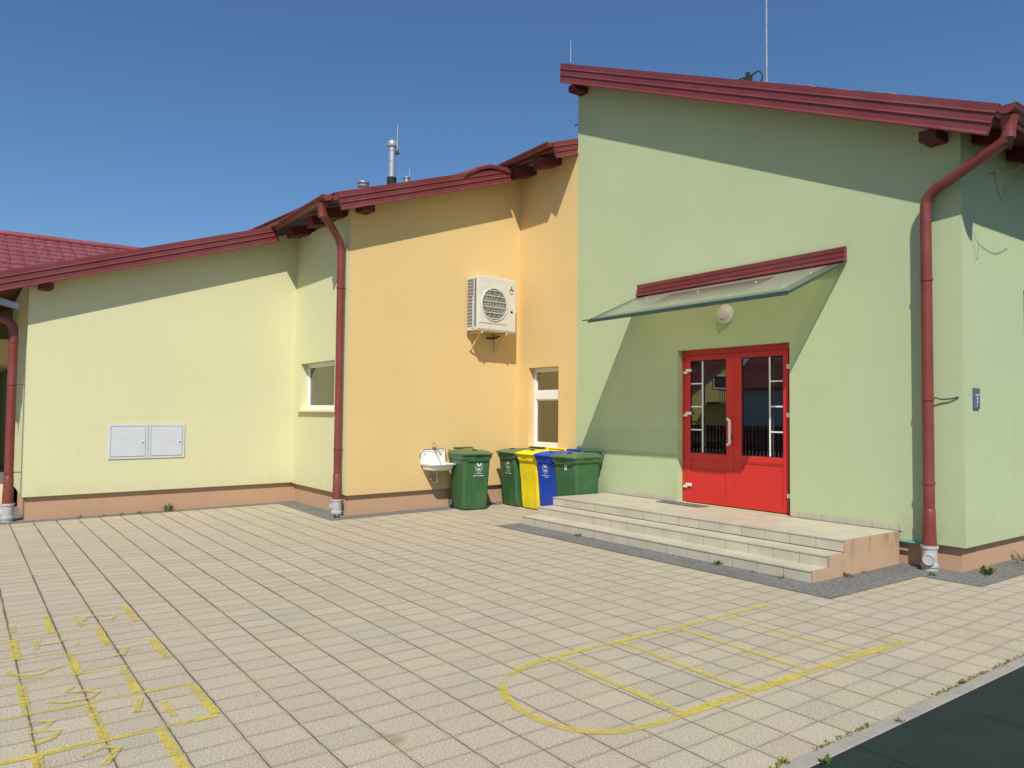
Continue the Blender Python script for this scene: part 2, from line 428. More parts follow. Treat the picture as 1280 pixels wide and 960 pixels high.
wall_grid((-3.753,9.003), (-3.753,17.0), .285, GZ(-3.9)+.12, .35, [(1.71,2.9,1.3,3.33)], M_green, 'wall', 'green side wall in the sun')
wall_grid((-10.25,17.0), (-10.25,9.004), .285, 7.75, .35, [], M_green, 'wall', 'high rear side of the green section')

def plinth(A, B, z1, ext=0.0, label=None):
    A = Vector(A); B = Vector(B); t = (B-A).normalized(); n = Vector((t.y, -t.x)); a = A-n*.062; b = B-n*.062
    m = MB(); m.prism([(a.x,a.y,-.1),(b.x,b.y,-.1),(b.x,b.y,z1),(a.x,a.y,z1)], (-n.x*.28,-n.y*.28,0))
    return obj('plinth', m, M_plinth, BLD, world=True)
plinth((-13.75,.894), (-14.133,5.36), .372); plinth((-18,.83), (-13.85,.83), .372)
plinth((-14.3,5.2), (-11.765,5.2), .352); plinth((-11.663,5.265), (-12.0,9.14), .342)
plinth((-12.2,9.0), (-10.2,9.0), .342); plinth((-10.2,9.0), (-3.818,9.0), .287); plinth((-3.753,9.065), (-3.753,17), .287)
m = MB(); m.box((-4.47,8.962,.268),(-4.13,8.985,.285)); obj('drip_edge', m, M_teal, BLD, world=True)

# ---- roofs
def verge_profile(h):
    """(drop from the top, how far it stands out) of the folded three band trim"""
    q = h/3; out = [(0., 0.)]
    for k in range(3):
        e = (k+1)*q
        out += [(e-q*.26, .0), (e-q*.12, .012), (e-q*.06, .012), (e-q*.02, -.003)] if k < 2 else [(e-q*.22, .0), (e-q*.04, .024), (e+.010, .026)]
    out += [(h+.012, -.02)]
    return out
def verge(P0, P1, out, h, parent, label=None, cut=0.0):
    """trim along the roof edge P0-P1 (top line), standing out along the vector out"""
    P0 = Vector(P0); P1 = Vector(P1); out = Vector(out).normalized(); dn = (P1-P0).cross(out); dn.normalize()
    if dn.z > 0: dn = -dn
    rings = []
    prof = verge_profile(h)
    for P in (P0, P1):
        D = Vector((0,0,-1))/max(.5, -dn.z) if (cut and P is P0) else dn
        r = [P+D*d+out*o for d, o in prof]
        r += [P+D*(h+.012)-out*.035, P-out*.035]
        rings.append(r)
    m = MB(); m.loft(rings, True, True, False)
    return obj('verge_trim', m, M_red, parent, world=True, label=label)
def slab(name, pts, th, mat, parent=None, label=None):
    m = MB(); m.prism(pts, (0,0,-th)); return obj(name, m, mat, parent or BLD, world=True, label=label)
def half_gutter(P0, P1, r, side, mat, parent, label=None):
    """open half round gutter with end caps; side = horizontal unit vector across the run"""
    P0 = Vector(P0); P1 = Vector(P1); s = Vector(side); rings = []
    for P in (P0, P1):
        a = [P+s*(r*math.cos(math.pi*k/10))+Vector((0,0,-r*math.sin(math.pi*k/10))) for k in range(11)]
        b = [P+s*((r-.008)*math.cos(math.pi*k/10))+Vector((0,0,-(r-.008)*math.sin(math.pi*k/10))) for k in reversed(range(11))]
        rings.append(a+b)
    m = MB(); m.loft(rings, True, True, False)
    d = (P1-P0).normalized()
    for P, q in ((P0, -1), (P1, 1)):
        ring = [P+s*((r+.006)*math.cos(math.pi*k/10))+Vector((0,0,-(r+.006)*math.sin(math.pi*k/10))) for k in range(11)]
        m.loft([ring, [c+d*q*.01 for c in ring]], True, True, False)
    m.tube([P0+s*r*.98, P1+s*r*.98], .011, 8)
    L = (P1-P0).length; n = max(2, int(L/.75))
    for k in range(n):       # straps
        c = P0+(P1-P0)*((k+.5)/n)
        ring = [c-d*.012+s*((r+.004)*math.cos(math.pi*j/10))+Vector((0,0,-(r+.004)*math.sin(math.pi*j/10))) for j in range(11)]
        m.loft([ring, [p+d*.024 for p in ring]], False, False, False)
    return obj('gutter', m, mat, parent, world=True, label=label)
def beam(P0, P1, w, h, parent, name='rafter_tail'):
    P0 = Vector(P0); P1 = Vector(P1); d = (P1-P0).normalized(); s = d.cross(Vector((0,0,1))).normalized(); u = s.cross(d)
    r = lambda P, k=1.: [P+s*w/2*k+u*0, P-s*w/2*k, P-s*w/2*k-u*h*k, P+s*w/2*k-u*h*k]
    m = MB(); m.loft([r(P0), r(P1)], True, True, False)
    return obj(name, m, M_redwood, parent, world=True, bevel=.012)

# plane of the yellow / orange roofs rises along +Y
def onY(s, o, z): p = loc_on(YEW, s, o); return (p[0], p[1], z)
def onO(s, o, z): p = loc_on(ORW, s, o); return (p[0], p[1], z)
zy = lambda s: 3.755+.332*(s+.409); zo = lambda s: 5.245+.337*(s+.435)
yr = slab('roof', [onY(-1.0,.27,zy(-1.0)-.01), onY(3.80,.27,zy(3.80)-.01), onY(3.80,-2.6,zy(3.80)-.01), onY(.9,-2.6,zy(.9)-.01), onY(.9,-7,zy(.9)-.01), onY(-1.0,-7,zy(-1.0)-.01)], .10, M_soffit, label='low red roof over the yellow section')
def roof_sheet(pts, parent):
    m = MB(); m.prism(pts, (0,0,.022)); return obj('roof_sheet', m, M_tile, parent, world=True)
roof_sheet([onY(-1.02,.262,zy(-1.02)-.006), onY(3.80,.262,zy(3.80)-.006), onY(3.80,-2.6,zy(3.80)-.006), onY(-1.02,-2.6,zy(-1.02)-.006)], yr)
verge(onY(-1.03,.30,zy(-1.03)), onY(3.80,.30,zy(3.80)), frame_of(*YEW)[2].to_3d(), .265, yr)
beam(onY(.20,.27,zy(.20)-.285), onY(.20,-.2,zy(.20)-.285), .17, .10, yr, 'purlin_end')
orr = slab('roof', [onO(-.46,.32,zo(-.46)-.01), onO(3.16,.32,zo(3.16)-.01), onO(3.16,-9,zo(3.16)-.01), onO(-.46,-9,zo(-.46)-.01)], .10, M_soffit, label='middle red roof over the orange section')
roof_sheet([onO(-.48,.31,zo(-.48)-.006), onO(3.16,.31,zo(3.16)-.006), onO(3.16,-9,zo(3.16)-.006), onO(-.48,-9,zo(-.48)-.006)], orr)
verge(onO(-.445,.35,zo(-.445)), onO(3.17,.35,zo(3.17)), frame_of(*ORW)[2].to_3d(), .275, orr)
beam(onO(.20,.27,zo(.20)-.27), onO(.20,-.2,zo(.20)-.27), .22, .115, orr, 'purlin_end')
# upturned sheet where the orange verge dies into the next roof
m = MB(); rows = []
for k in range(15):
    a = k/14; s = 2.10+1.14*a; lift = .10*math.sin(math.pi*min(1, a*1.05))**.8 if a < .95 else 0.
    z = zo(s)+lift-.02-.16*max(0, a-.55)
    rows.append([onO(s, .375, z-.05), onO(s, .385, z), onO(s, .36, z+.03), onO(s, -.25, z+.03+.02), onO(s, -.25, z-.01), onO(s, .34, z-.02)])
m.loft(rows, True, True, True); obj('valley_sheet', m, M_red, orr, world=True)
# roof over the window wall
zw = lambda Y: 6.60+.337*(Y-8.5)
wr = slab('roof', [(-12.6,8.5,zw(8.5)-.01),(-10.29,8.5,zw(8.5)-.01),(-10.29,8.995,zw(8.995)-.01),(-12.6,8.995,zw(8.995)-.01)], .10, M_soffit, label='short upper red roof over the narrow window')
slab('roof_sheet', [(-20,8.997,zw(8.997)-.01),(-10.62,8.997,zw(8.997)-.01),(-10.62,14,zw(14)-.01),(-20,14,zw(14)-.01)], .10, M_red, wr)
roof_sheet([(-12.6,8.47,zw(8.47)-.006),(-10.29,8.47,zw(8.47)-.006),(-10.29,8.993,zw(8.993)-.006),(-12.6,8.993,zw(8.993)-.006)], wr)
verge((-10.26,8.42,zw(8.42)), (-10.26,8.995,zw(8.995)), (1,0,0), .27, wr)
half_gutter((-11.95,8.40,6.565), (-10.33,8.40,6.585), .075, (0,1,0), M_red, wr)
for X in (-11.62,-10.86): beam((X,8.52,6.46), (X,9.05,6.62), .30, .19, wr)
# eaves of the short yellow wall
half_gutter((-14.05,4.66,5.175), (-11.36,4.66,5.195), .085, (0,1,0), M_red, orr)
for X in (-13.55,-12.55,-11.95): beam((X,4.80,5.10), (X,5.25,5.22), .30, .17, orr)
# left eave gutter
half_gutter((-18,-.24,3.46), (-13.5,-.24,3.48), .075, (0,1,0), M_red, yr)
# green roof, falls along +X
zg = lambda X: 8.085-.4353*(X+10.36)
gr = slab('roof', [(-10.34,8.68,zg(-10.34)-.01),(-3.27,8.68,zg(-3.27)-.01),(-3.27,17.4,zg(-3.27)-.01),(-10.34,17.4,zg(-10.34)-.01)], .13, M_redwood, label='tall sloping red roof over the green section')
sh = MB(); sh.prism([(-10.34,8.68,zg(-10.34)-.004),(-3.24,8.68,zg(-3.24)-.004),(-3.24,17.4,zg(-3.24)-.004),(-10.34,17.4,zg(-10.34)-.004)], (0,0,.03)); obj('roof_sheet', sh, M_tile, gr, world=True)
verge((-10.36,8.65,zg(-10.36)+.03), (-3.215,8.65,zg(-3.215)+.03), (0,-1,0), .315, gr, cut=1)
beam((-10.09,8.70,zg(-10.12)-.34), (-10.09,9.1,zg(-10.12)-.34), .20, .115, gr, 'purlin_end')
beam((-3.98,8.72,zg(-3.98)-.33), (-3.98,9.1,zg(-3.98)-.33), .20, .125, gr, 'purlin_end')
half_gutter((-3.135,8.60,zg(-3.2)-.015), (-3.135,17.3,zg(-3.2)-.02), .085, (1,0,0), M_red, gr)
for k in range(8):
    Y = 9.35+k*.95; beam((-3.32,Y,zg(-3.32)-.14), (-3.80,Y,zg(-3.80)-.14), .12, .17, gr)

# chimneys on the orange roof
m = MB(); m.lathe([(.088,6.25),(.088,7.95),(.10,7.955),(.10,7.98),(.088,7.985),(.088,8.05),(.122,8.06),(.128,8.09),(.128,8.15),(.115,8.18),(.08,8.20),(.02,8.21)], (-16,8.16,0))
for z in (6.9,7.3,7.7): m.lathe([(.088,z),(.093,z+.005),(.093,z+.03),(.088,z+.035)], (-16,8.16,0), caps=False)
ch = obj('chimney', m, M_steel, orr, world=True, label='tall stainless steel flue')
m = MB(); m.lathe([(.112,6.2),(.112,7.27),(.118,7.28),(.118,7.31),(.10,7.32)], (-16,8.16,0)); obj('flue_collar', m, M_dark, orr, world=True)
m = MB(); m.lathe([(.085,6.1),(.085,6.90),(.09,6.93),(.135,6.95),(.14,6.985),(.10,6.99),(.10,7.02),(.14,7.03),(.14,7.065),(.10,7.08),(.02,7.10)], (-16,7.43,0)); obj('vent_pipe', m, M_galv, orr, world=True, label='short mushroom shaped roof vent')
m = MB(); m.lathe([(.07,6.2),(.07,7.36),(.09,7.37),(.09,7.40),(.02,7.43)], (-16,8.56,0)); obj('vent_pipe', m, M_galv, orr, world=True, label='small vent cap barely over the roof edge')
def rod(name, p0, p1, r, label, group):
    m = MB(); c = Vector(p0); L = Vector(p1)-c
    m.tube([(0,0,0), L*.5, L], [r, r*.9, r*.45], 8)
    t_ = thing(name, label, 'lightning rod', p0, 0, group)
    obj('shaft', m, M_galv, t_)
    f = MB(); f.lathe([(.05,-.04),(.05,.0),(.03,.03),(r*1.6,.06)], seg=12); obj('foot', f, M_dark, t_)
G_rod = 'lightning rods on the roofs'
rod('lightning_rod', (-15.86,8.22,7.9), (-15.86,8.22,8.58), .016, 'thin lightning rod strapped to the tall steel flue', G_rod)
rod('lightning_rod', (-16.05,8.66,7.2), (-16.05,8.66,7.66), .014, 'tiny rod just to the side of the tall steel flue', G_rod)
rod('lightning_rod', (-10.36,8.9,8.12), (-10.36,8.9,8.62), .012, 'short lightning rod at the high end of the green roof', G_rod)
rod('lightning_rod', (-8.35,12,7.25), (-8.35,12,11.2), .022, 'very tall white lightning mast on the green roof', G_rod)
an = thing('roof_antenna', 'small dark antenna with a loop of cable on the green roof', 'antenna', (-8.78,12,7.47))
m = MB(); m.tube([(0,0,0),(0,0,.70)], .018, 8); m.box((-.07,-.04,.63),(.09,.04,.75)); m.box((-.02,-.03,.75),(.05,.03,.83)); obj('mast', m, M_dark, an)
m = MB(); m.tube(smooth_path([(-.62,0,.50),(-.45,0,.70),(-.12,0,.78),(.02,0,.72),(.28,0,.79),(.34,.02,.64),(.24,.02,.48)], .2, 5), .016, 6); obj('cable', m, M_wire, an)
m = MB(); m.tube([(-.30,0,.5),(-.30,0,.70),(-.22,0,.64)], .022, 6); obj('clamp', m, M_dark, an)
m = MB(); pts = []
for k in range(16):
    X = -6.2+k*.145; pts.append((X, 8.80+.02*math.sin(k), zg(X)+.055+.012*math.sin(k*1.7)))
m.tube(pts, .007, 6); tag(obj('lightning_cable', m, M_galv), 'pale conductor wire lying along the low end of the green roof edge', 'cable')
m = MB(); m.tube([(-10.24,8.992,7.03),(-10.32,8.975,7.025)], .010, 6); obj('wall_hook', m, M_dark, BLD, world=True)

# ---- downpipes
def downpipe(path, r, foot, label, foot_dir, zs, clamps=()):
    m = MB(); m.tube(smooth_path(path, .16, 6), r, 16)
    o = obj('downpipe', m, M_redpipe, BLD, world=True, label=label)
    fx, fy = foot
    c = MB(); c.lathe([(r+.014,zs-.03),(r+.016,zs+.02),(r+.006,zs+.28),(r+.007,zs+.42),(r+.001,zs+.43)], (fx,fy,0), seg=18); obj('lower_sleeve', c, M_redpipe, o, world=True)
    s = MB(); R = r*1.35; s.lathe([(R+.012,zs+.02),(R+.012,zs-.01),(R,zs-.02),(R,.09),(R+.012,.08),(R+.012,.045),(R,.035),(R,-.05)], (fx,fy,0), seg=20)
    d = Vector((*foot_dir, 0)).normalized(); Mr = Vector((0,0,1)).rotation_difference(d).to_matrix().to_4x4()
    so = obj('drain_socket', s, M_grey, o, world=True)
    s2 = MB(); s2.lathe([(R*.80,.02),(R*.80,R+.035),(R*.68,R+.04),(R*.62,R+.032),(.01,R+.03)], (fx,fy,zs*.52), Mr, 20); obj('cleaning_cap', s2, M_grey, o, world=True)
    for z, dx, dy in clamps:
        k = MB(); k.lathe([(r+.002,z-.014),(r+.009,z-.012),(r+.009,z+.012),(r+.002,z+.014)], (path[-1][0],path[-1][1],0), seg=16, caps=False)
        k.tube([(path[-1][0],path[-1][1],z),(path[-1][0]+dx,path[-1][1]+dy,z)], .007, 6)
        obj('pipe_clamp', k, M_redpipe, o, world=True)
    return o
def outlet(p, r, parent):
    m = MB(); m.lathe([(r*1.5,.0),(r*1.25,-.06),(r*1.05,-.13),(r*1.02,-.22)], p, seg=16); return obj('gutter_outlet', m, M_redpipe, parent, world=True)
downpipe([(-3.16,8.72,4.78),(-3.18,8.72,4.62),(-4.085,8.89,4.27),(-4.085,8.89,.22)], .060, (-4.085,8.89), 'long swan neck downpipe at the green corner', (.35,-1), .26, [(3.30,.0,.11),(1.93,0,.11),(.98,0,.11)])
outlet((-3.16,8.72,4.86), .06, gr)
downpipe([(-11.58,4.66,5.06),(-11.58,4.70,4.92),(-11.80,5.10,4.55),(-11.80,5.10,.22)], .062, (-11.80,5.10), 'downpipe at the corner of the orange wall', (-1,-.2), .26, [(3.8,0,.10),(1.1,0,.10)])
outlet((-11.58,4.66,5.10), .062, orr)
downpipe([(-13.86,-.24,3.40),(-13.86,-.20,3.30),(-13.86,.655,3.06),(-13.86,.655,.22)], .062, (-13.86,.655), 'downpipe at the far end of the yellow wall', (-.6,-1), .26, [(2.75,.0,.17),(2.1,.0,.17),(.75,0,.17)])
outlet((-13.86,-.24,3.44), .062, yr)
m = MB(); m.prism([(-13.80,.70,3.26),(-13.80,.72,3.34),(-13.80,.30,3.47),(-13.80,.28,3.36)], (-.12,0,0)); obj('eave_channel', m, M_galv, yr, world=True)

# ---- windows
def window(W, s0, s1, z0, z1, rec, cols=(), rows=(), sill=None, fr=.055, label=None, bars=True):
    """frame + panes set back by rec in the opening; the window's own object is its frame"""
    A, t, n = frame_of(*W); Mw = Matrix.Translation((A.x, A.y, 0)) @ Matrix.Rotation(math.atan2(t.y, t.x), 4, 'Z')
    m = MB(); xs = [s0, *cols, s1]; e = .0015
    m.box((s0+e,rec,z0+e),(s0+fr,rec+.07,z1-e),Mw); m.box((s1-fr,rec,z0+e),(s1-e,rec+.07,z1-e),Mw)
    m.box((s0+fr,rec+.001,z0+e),(s1-fr,rec+.069,z0+fr*1.25),Mw); m.box((s0+fr,rec+.001,z1-fr),(s1-fr,rec+.069,z1-e),Mw)
    for a, b in rows: m.box((s0+fr,rec+.002,a),(s1-fr,rec+.068,b),Mw)
    # inner sash bead
    for a, b in zip([z0+fr*1.25, *[r[1] for r in rows]], [*[r[0] for r in rows], z1-fr]):
        k = .022
        m.box((s0+fr,rec+.012,a),(s0+fr+k,rec+.060,b),Mw); m.box((s1-fr-k,rec+.012,a),(s1-fr,rec+.060,b),Mw)
        m.box((s0+fr+k,rec+.013,a),(s1-fr-k,rec+.059,a+k),Mw); m.box((s0+fr+k,rec+.013,b-k),(s1-fr-k,rec+.059,b),Mw)
    o = obj('window', m, M_white, BLD, world=True, bevel=.004, label=label)
    g = MB(); g.quad([Mw @ Vector(p) for p in ((s0+fr,rec+.036,z0+fr),(s1-fr,rec+.036,z0+fr),(s1-fr,rec+.036,z1-fr),(s0+fr,rec+.036,z1-fr))]); obj('pane', g, M_glass, o, world=True, fix=False)
    if sill:
        k = MB(); k.box((s0-.05,-.055,z0-.035),(s1+.05,rec,z0-.004),Mw); obj('sill', k, sill, o, world=True, bevel=.004)
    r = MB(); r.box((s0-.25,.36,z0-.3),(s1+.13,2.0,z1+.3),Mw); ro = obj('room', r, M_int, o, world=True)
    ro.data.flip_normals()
    return o, Mw
SYW = ((-14.12,5.2), (-11.663,5.2)); WW = ((-11.99,9.0), (-10.252,9.0))
window(SYW, .32, 1.90, 1.75, 2.62, .13, sill=M_cream, label='small white framed window behind the downpipe')
o, Mw = window(WW, .315, 1.226, 1.08, 2.615, .13, rows=[(2.005,2.16)], fr=.06, label='narrow two pane window above the bins')
c = MB()
for k in range(5): c.box((.42+k*.07,.50+.02*(k%2),1.0),(.48+k*.07,.53+.02*(k%2),2.0),Mw)
obj('curtain', c, M_tan, o, world=True)
window(((-3.753,9.003), (-3.753,17.0)), 1.71, 2.9, 1.3, 3.33, .12, rows=[(2.5,2.56)], label='white window of the green side wall')

# ---- red double door in the green wall (parts of the building)
DY = 9.115; DX0, DX1, DZ0, DZ1 = -7.878, -5.927, .387, 2.723
m = MB()
m.box((DX0,DY-.01,DZ0),(DX0+.075,DY+.07,DZ1)); m.box((DX1-.075,DY-.01,DZ0),(DX1,DY+.07,DZ1)); m.box((DX0+.075,DY-.009,DZ1-.085),(DX1-.075,DY+.069,DZ1))
obj('door_frame', m, M_door, BLD, world=True, bevel=.006)
MID = -6.905
def leaf(x0, x1, gx0, gx1, muntin, side):
    z0, z1 = DZ0+.012, DZ1-.087; gz0, gz1 = 1.15, 2.56; y0, y1 = DY-.022, DY+.045
    m = MB()
    m.box((x0,y0,z0),(gx0,y1,z1)); m.box((gx1,y0,z0),(x1,y1,z1)); m.box((gx0,y0+.0005,gz1),(gx1,y1,z1)); m.box((gx0,y0+.0005,1.06),(gx1,y1,gz0)); m.box((gx0,y0+.0005,z0),(gx1,y1,.455))
    m.box((gx0,y0+.016,.455),(gx1,y1-.01,1.06))
    for a in ((gx0,gx0+.02,.455,1.06),(gx1-.02,gx1,.455,1.06)): m.box((a[0],y0+.006,a[2]),(a[1],y0+.02,a[3]))
    for a in ((.455,.475),(1.04,1.06)): m.box((gx0+.02,y0+.006,a[0]),(gx1-.02,y0+.02,a[1]))
    o = obj('door_leaf', m, M_door, BLD, world=True, bevel=.005, label='door leaf with the ivory pull handle' if side < 0 else 'door leaf on the pipe side')
    k = (gx1-gx0)*.026   # the pane sits a touch askew in its rebate
    g = MB(); g.quad([(gx0,y0+.040-k,gz0),(gx1,y0+.040+k,gz0),(gx1,y0+.040+k,gz1),(gx0,y0+.040-k,gz1)]); obj('pane', g, M_dglass, o, world=True, fix=False)
    b = MB(); k = MB()
    for a in ((gx0,gx0+.012,gz0,gz1),(gx1-.012,gx1,gz0,gz1)): k.box((a[0],y0+.012,a[2]),(a[1],y0+.03,a[3]))
    for a in ((gz0,gz0+.012),(gz1-.012,gz1)): k.box((gx0+.012,y0+.012,a[0]),(gx1-.012,y0+.03,a[1]))
    obj('glazing_bead', k, M_black, o, world=True)
    b.box((muntin-.011,y0+.008,gz0+.012),(muntin+.011,y0+.016,gz1-.012))
    e0, e1 = (gx0+.012, muntin-.011) if side < 0 else (muntin+.011, gx1-.012)
    for i in (1, 2, 3):
        z = gz0+(gz1-gz0)*i/4; b.box((e0,y0+.0085,z-.010),(e1,y0+.0155,z+.010))
    obj('glazing_bar', b, M_white, o, world=True)
    for z in (2.40,1.74,.645):
        h = MB(); hx = x0 if side < 0 else x1; d = 1 if side < 0 else -1
        if side < 0:
            h.box((hx-.03,DY-.045,z-.035),(hx+.045,DY-.012,z+.0)); h.box((hx+.02,DY-.05,z-.008),(hx+.125,DY-.022,z+.035))
        else:
            h.box((hx-.012,DY-.05,z-.03),(hx+.05,DY-.012,z+.03))
        obj('hinge', h, M_hinge, o, world=True, bevel=.006)
    return o
lf = leaf(DX0+.078, MID-.002, -7.713, -7.038, -7.478, -1)
rl = leaf(MID+.002, DX1-.078, -6.770, -6.088, -6.303, 1)
def pull(x, mat, parent, y):
    m = MB(); m.tube(smooth_path([(x-.11,y,1.67),(x-.06,y-.075,1.67),(x,y-.10,1.655),(x,y-.10,1.315),(x-.06,y-.075,1.30),(x-.11,y,1.30)], .06, 6), .021, 12)
    obj('handle', m, mat, parent, world=True)
pull(-6.90, M_handle, lf, DY-.022)
m = MB(); m.box((-6.952,DY-.032,1.36),(-6.93,DY-.021,1.45)); obj('lock_plate', m, M_dark, lf, world=True)
m = MB(); m.tube(smooth_path([(-6.75,DY+.05,1.655),(-6.68,DY+.12,1.655),(-6.68,DY+.12,1.33),(-6.75,DY+.05,1.33)], .05, 5), .024, 10); obj('inner_handle', m, M_dhandle, rl, world=True)
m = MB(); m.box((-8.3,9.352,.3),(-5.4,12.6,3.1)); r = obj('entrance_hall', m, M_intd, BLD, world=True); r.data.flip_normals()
# tiled skirting on the wall above the landing
for a, b in ((-9.40,-7.885),(-5.918,-4.44)):
    m = MB(); x = a
    while x < b-.02:
        m.box((x+.0015,8.987,.387),(min(x+.33,b)-.0015,8.9985,.463)); x += .33
    obj('skirting', m, M_step, BLD, world=True)

# ------------------------------------------------------------------ entrance steps
ST = thing('entrance_steps', 'cream tiled entrance steps with three risers below the red door', 'steps', (-6.94, 8.0, 0))
sx0, sx1 = -9.42, -4.46
for i, (y0, z1) in enumerate(((7.16,.125),(7.46,.25),(7.78,.385))):
    m = MB(); m.box((sx0, y0, z1-.125 if i else -.05), (sx1-.012, 8.955 if i == 2 else y0+.345, z1))
    # slightly proud nosing
    m.box((sx0-.004, y0-.008, z1-.012), (sx1-.008, y0-.0005, z1+.002))
    obj('landing' if i == 2 else 'step', m, M_step, ST, world=True)
m = MB()
m.prism([(sx1-.010,7.164,-.05),(sx1-.010,8.955,-.05),(sx1-.010,8.955,.382),(sx1-.010,7.784,.382),(sx1-.010,7.784,.247),(sx1-.010,7.464,.247),(sx1-.010,7.464,.122),(sx1-.010,7.164,.122)], (.012,0,0))
def cheek_mat():
    t = NT('stained step cheek'); p = t.pos(); sp = t.n('ShaderNodeSeparateXYZ', {0: p})
    c = t.mix(t.ramp(t.noise(p, 6., 4), .3, .7), (.50,.315,.19), (.44,.295,.185))
    cv = t.n('ShaderNodeCombineXYZ', {1: t.M('MULTIPLY', sp.outputs[1], 5.), 2: t.M('MULTIPLY', sp.outputs[2], .5)})
    st = t.M('MULTIPLY', t.ramp(t.noise(cv, 1.6, 3), .52, .66), t.ramp(t.M('ADD', sp.outputs[2], t.M('MULTIPLY', t.noise(p, 9., 2), .2)), .18, .42))
    c = t.mix(t.M('MULTIPLY', st, .65), c, (.22,.17,.12)); t.P(Base_Color=c, Roughness=.9); t.bump(t.noise(p, 120., 2), .3, .004); return t.m
obj('cheek_wall', m, cheek_mat(), ST, world=True)
m = MB(); m.box((sx0+.02,7.5,-.05),(sx1-.02,8.95,.13)); obj('core', m, M_plinth, ST, world=True)
m = MB(); m.box((-.42,-.12,0),(.42,.12,.012)); o = obj('doormat', m, M_mat, bevel=.004); o.location = (-7.62,8.80,.388); o.rotation_euler = (0,0,rad(-2))
tag(o, 'narrow grey doormat lying in front of the red door', 'doormat')

# ------------------------------------------------------------------ glass canopy over the door
CN = thing('door_canopy', 'sloping glass canopy with red wall flashing above the door', 'canopy', (-6.9, 9.0, 3.75))
a0 = Vector((-8.69,8.985,3.665)); a1 = Vector((-5.115,8.985,3.690)); b1 = Vector((-5.15,7.80,3.185)); b0 = Vector((-8.62,7.80,3.172))
up = Vector((0,.39,.92)).normalized()*.012
m = MB(); ins = .20
def P2(u, v): return (a0*(1-u)+a1*u)*(1-v)+(b0*(1-u)+b1*u)*v
us = (.055, .945); vs = (0., .85)
m.prism([P2(us[0],0),P2(us[1],0),P2(us[1],vs[1]),P2(us[0],vs[1])], up*.2); obj('glass_sheet', m, M_canopy, CN, world=True)
for q in ([(0,0),(us[0],0),(us[0],1),(0,1)], [(us[1],0),(1,0),(1,1),(us[1],1)], [(us[0],vs[1]),(us[1],vs[1]),(us[1],1),(us[0],1)]):
    m = MB(); m.prism([P2(*c) for c in q], up*.2); obj('added_border', m, M_shadeband, CN, world=True)  # border strips added to darken the edges of the canopy's cast shadow
def bar(p, q, h, w, name):
    p = Vector(p); q = Vector(q); d = (q-p).normalized(); s = d.cross(Vector((0,0,1))).normalized()
    m = MB(); r = lambda c: [c+s*w/2, c-s*w/2, c-s*w/2-Vector((0,0,h)), c+s*w/2-Vector((0,0,h))]
    m.loft([r(p), r(q)], True, True, False); return obj(name, m, M_gedge, CN, world=True)
bar(b0+Vector((0,-.008,.012)), b1+Vector((0,-.008,.012)), .050, .014, 'front_edge')
bar(b0+Vector((-.12,-.004,.016)), b0+Vector((0,-.004,.014)), .014, .05, 'front_edge')
bar(a1+Vector((.006,0,.006)), b1+Vector((.006,0,.010)), .034, .012, 'side_edge')
bar(a0+Vector((-.006,0,.006)), b0+Vector((-.006,0,.010)), .020, .010, 'side_edge')
for u in (.14,.42,.70,.93):
    for v in (.30,.78):
        c = P2(u, v); m = MB(); m.lathe([(.010,-.01),(.013,-.006),(.013,.008),(.010,.011)], c, seg=12); obj('glass_fixing', m, M_grey, CN, world=True)
m = MB()
rings = []
prof = [(3.865,0),(3.865,.05),(3.855,.06),(3.80,.055),(3.795,.04),(3.785,.07),(3.73,.066),(3.725,.05),(3.715,.08),(3.672,.10),(3.668,.0)]
for X, dz in ((-8.70,-.008),(-5.10,.012)): rings.append([(X, 8.998-o, z+dz) for z, o in prof])
m.loft(rings, True, True, False); obj('wall_flashing', m, M_red, CN, world=True)

# round bulkhead lamp
LP = thing('wall_lamp', 'round frosted bulkhead lamp on the green wall under the canopy', 'lamp', (-6.956,8.998,3.205))
Ml = Matrix.Rotation(rad(90), 4, 'X')
m = MB(); m.lathe([(.135,0),(.14,.03),(.132,.05),(.112,.055)], M=Ml, seg=32); obj('housing', m, M_white, LP)
m = MB(); m.lathe([(.112,.05),(.108,.07),(.085,.092),(.045,.104),(.01,.107)], M=Ml, seg=32); obj('diffuser', m, M_lens, LP)
m = MB(); m.box((-.035,-.104,-.095),(.02,-.078,-.07)); obj('badge', m, M_brass, LP)

# intercom panel on the side wall, cable on the corner
IC = thing('intercom_panel', 'slim blue grey panel on the sunlit green side wall', 'panel', (-3.75,9.29,1.945), rad(90))
m = MB(); m.box((-.075,-.022,-.118),(.075,-.002,.118)); obj('plate', m, M_slate, IC, bevel=.006)
m = MB()
for z in (.045,.035): m.box((-.045,-.0245,z-.003),(.045,-.0225,z+.003))
m.box((-.006,-.0245,-.06),(.006,-.0225,.02)); m.box((-.02,-.0245,-.085),(.0,-.0225,-.075)); obj('print', m, M_print, IC)
m = MB(); m.tube(smooth_path([(-4.03,8.93,1.955),(-3.98,8.97,1.93),(-3.88,8.975,1.935),(-3.80,8.99,1.955)], .03, 4), .008, 6)
tag(obj('cable_stub', m, M_wire), 'short dark cable end sticking out beside the green corner downpipe', 'cable')
m = MB(); m.tube(smooth_path([(-3.45,8.92,4.38),(-3.30,9.05,4.36),(-3.10,9.35,4.55),(-3.02,9.65,4.80)], .2, 6), .004, 6)
m.tube(smooth_path([(-3.40,8.95,4.40),(-3.38,9.02,4.15),(-3.36,9.09,4.06),(-3.35,9.12,4.30)], .1, 5), .004, 6)
tag(obj('hanging_cable', m, M_wire), 'loose cable hanging under the green roof eave', 'cable')

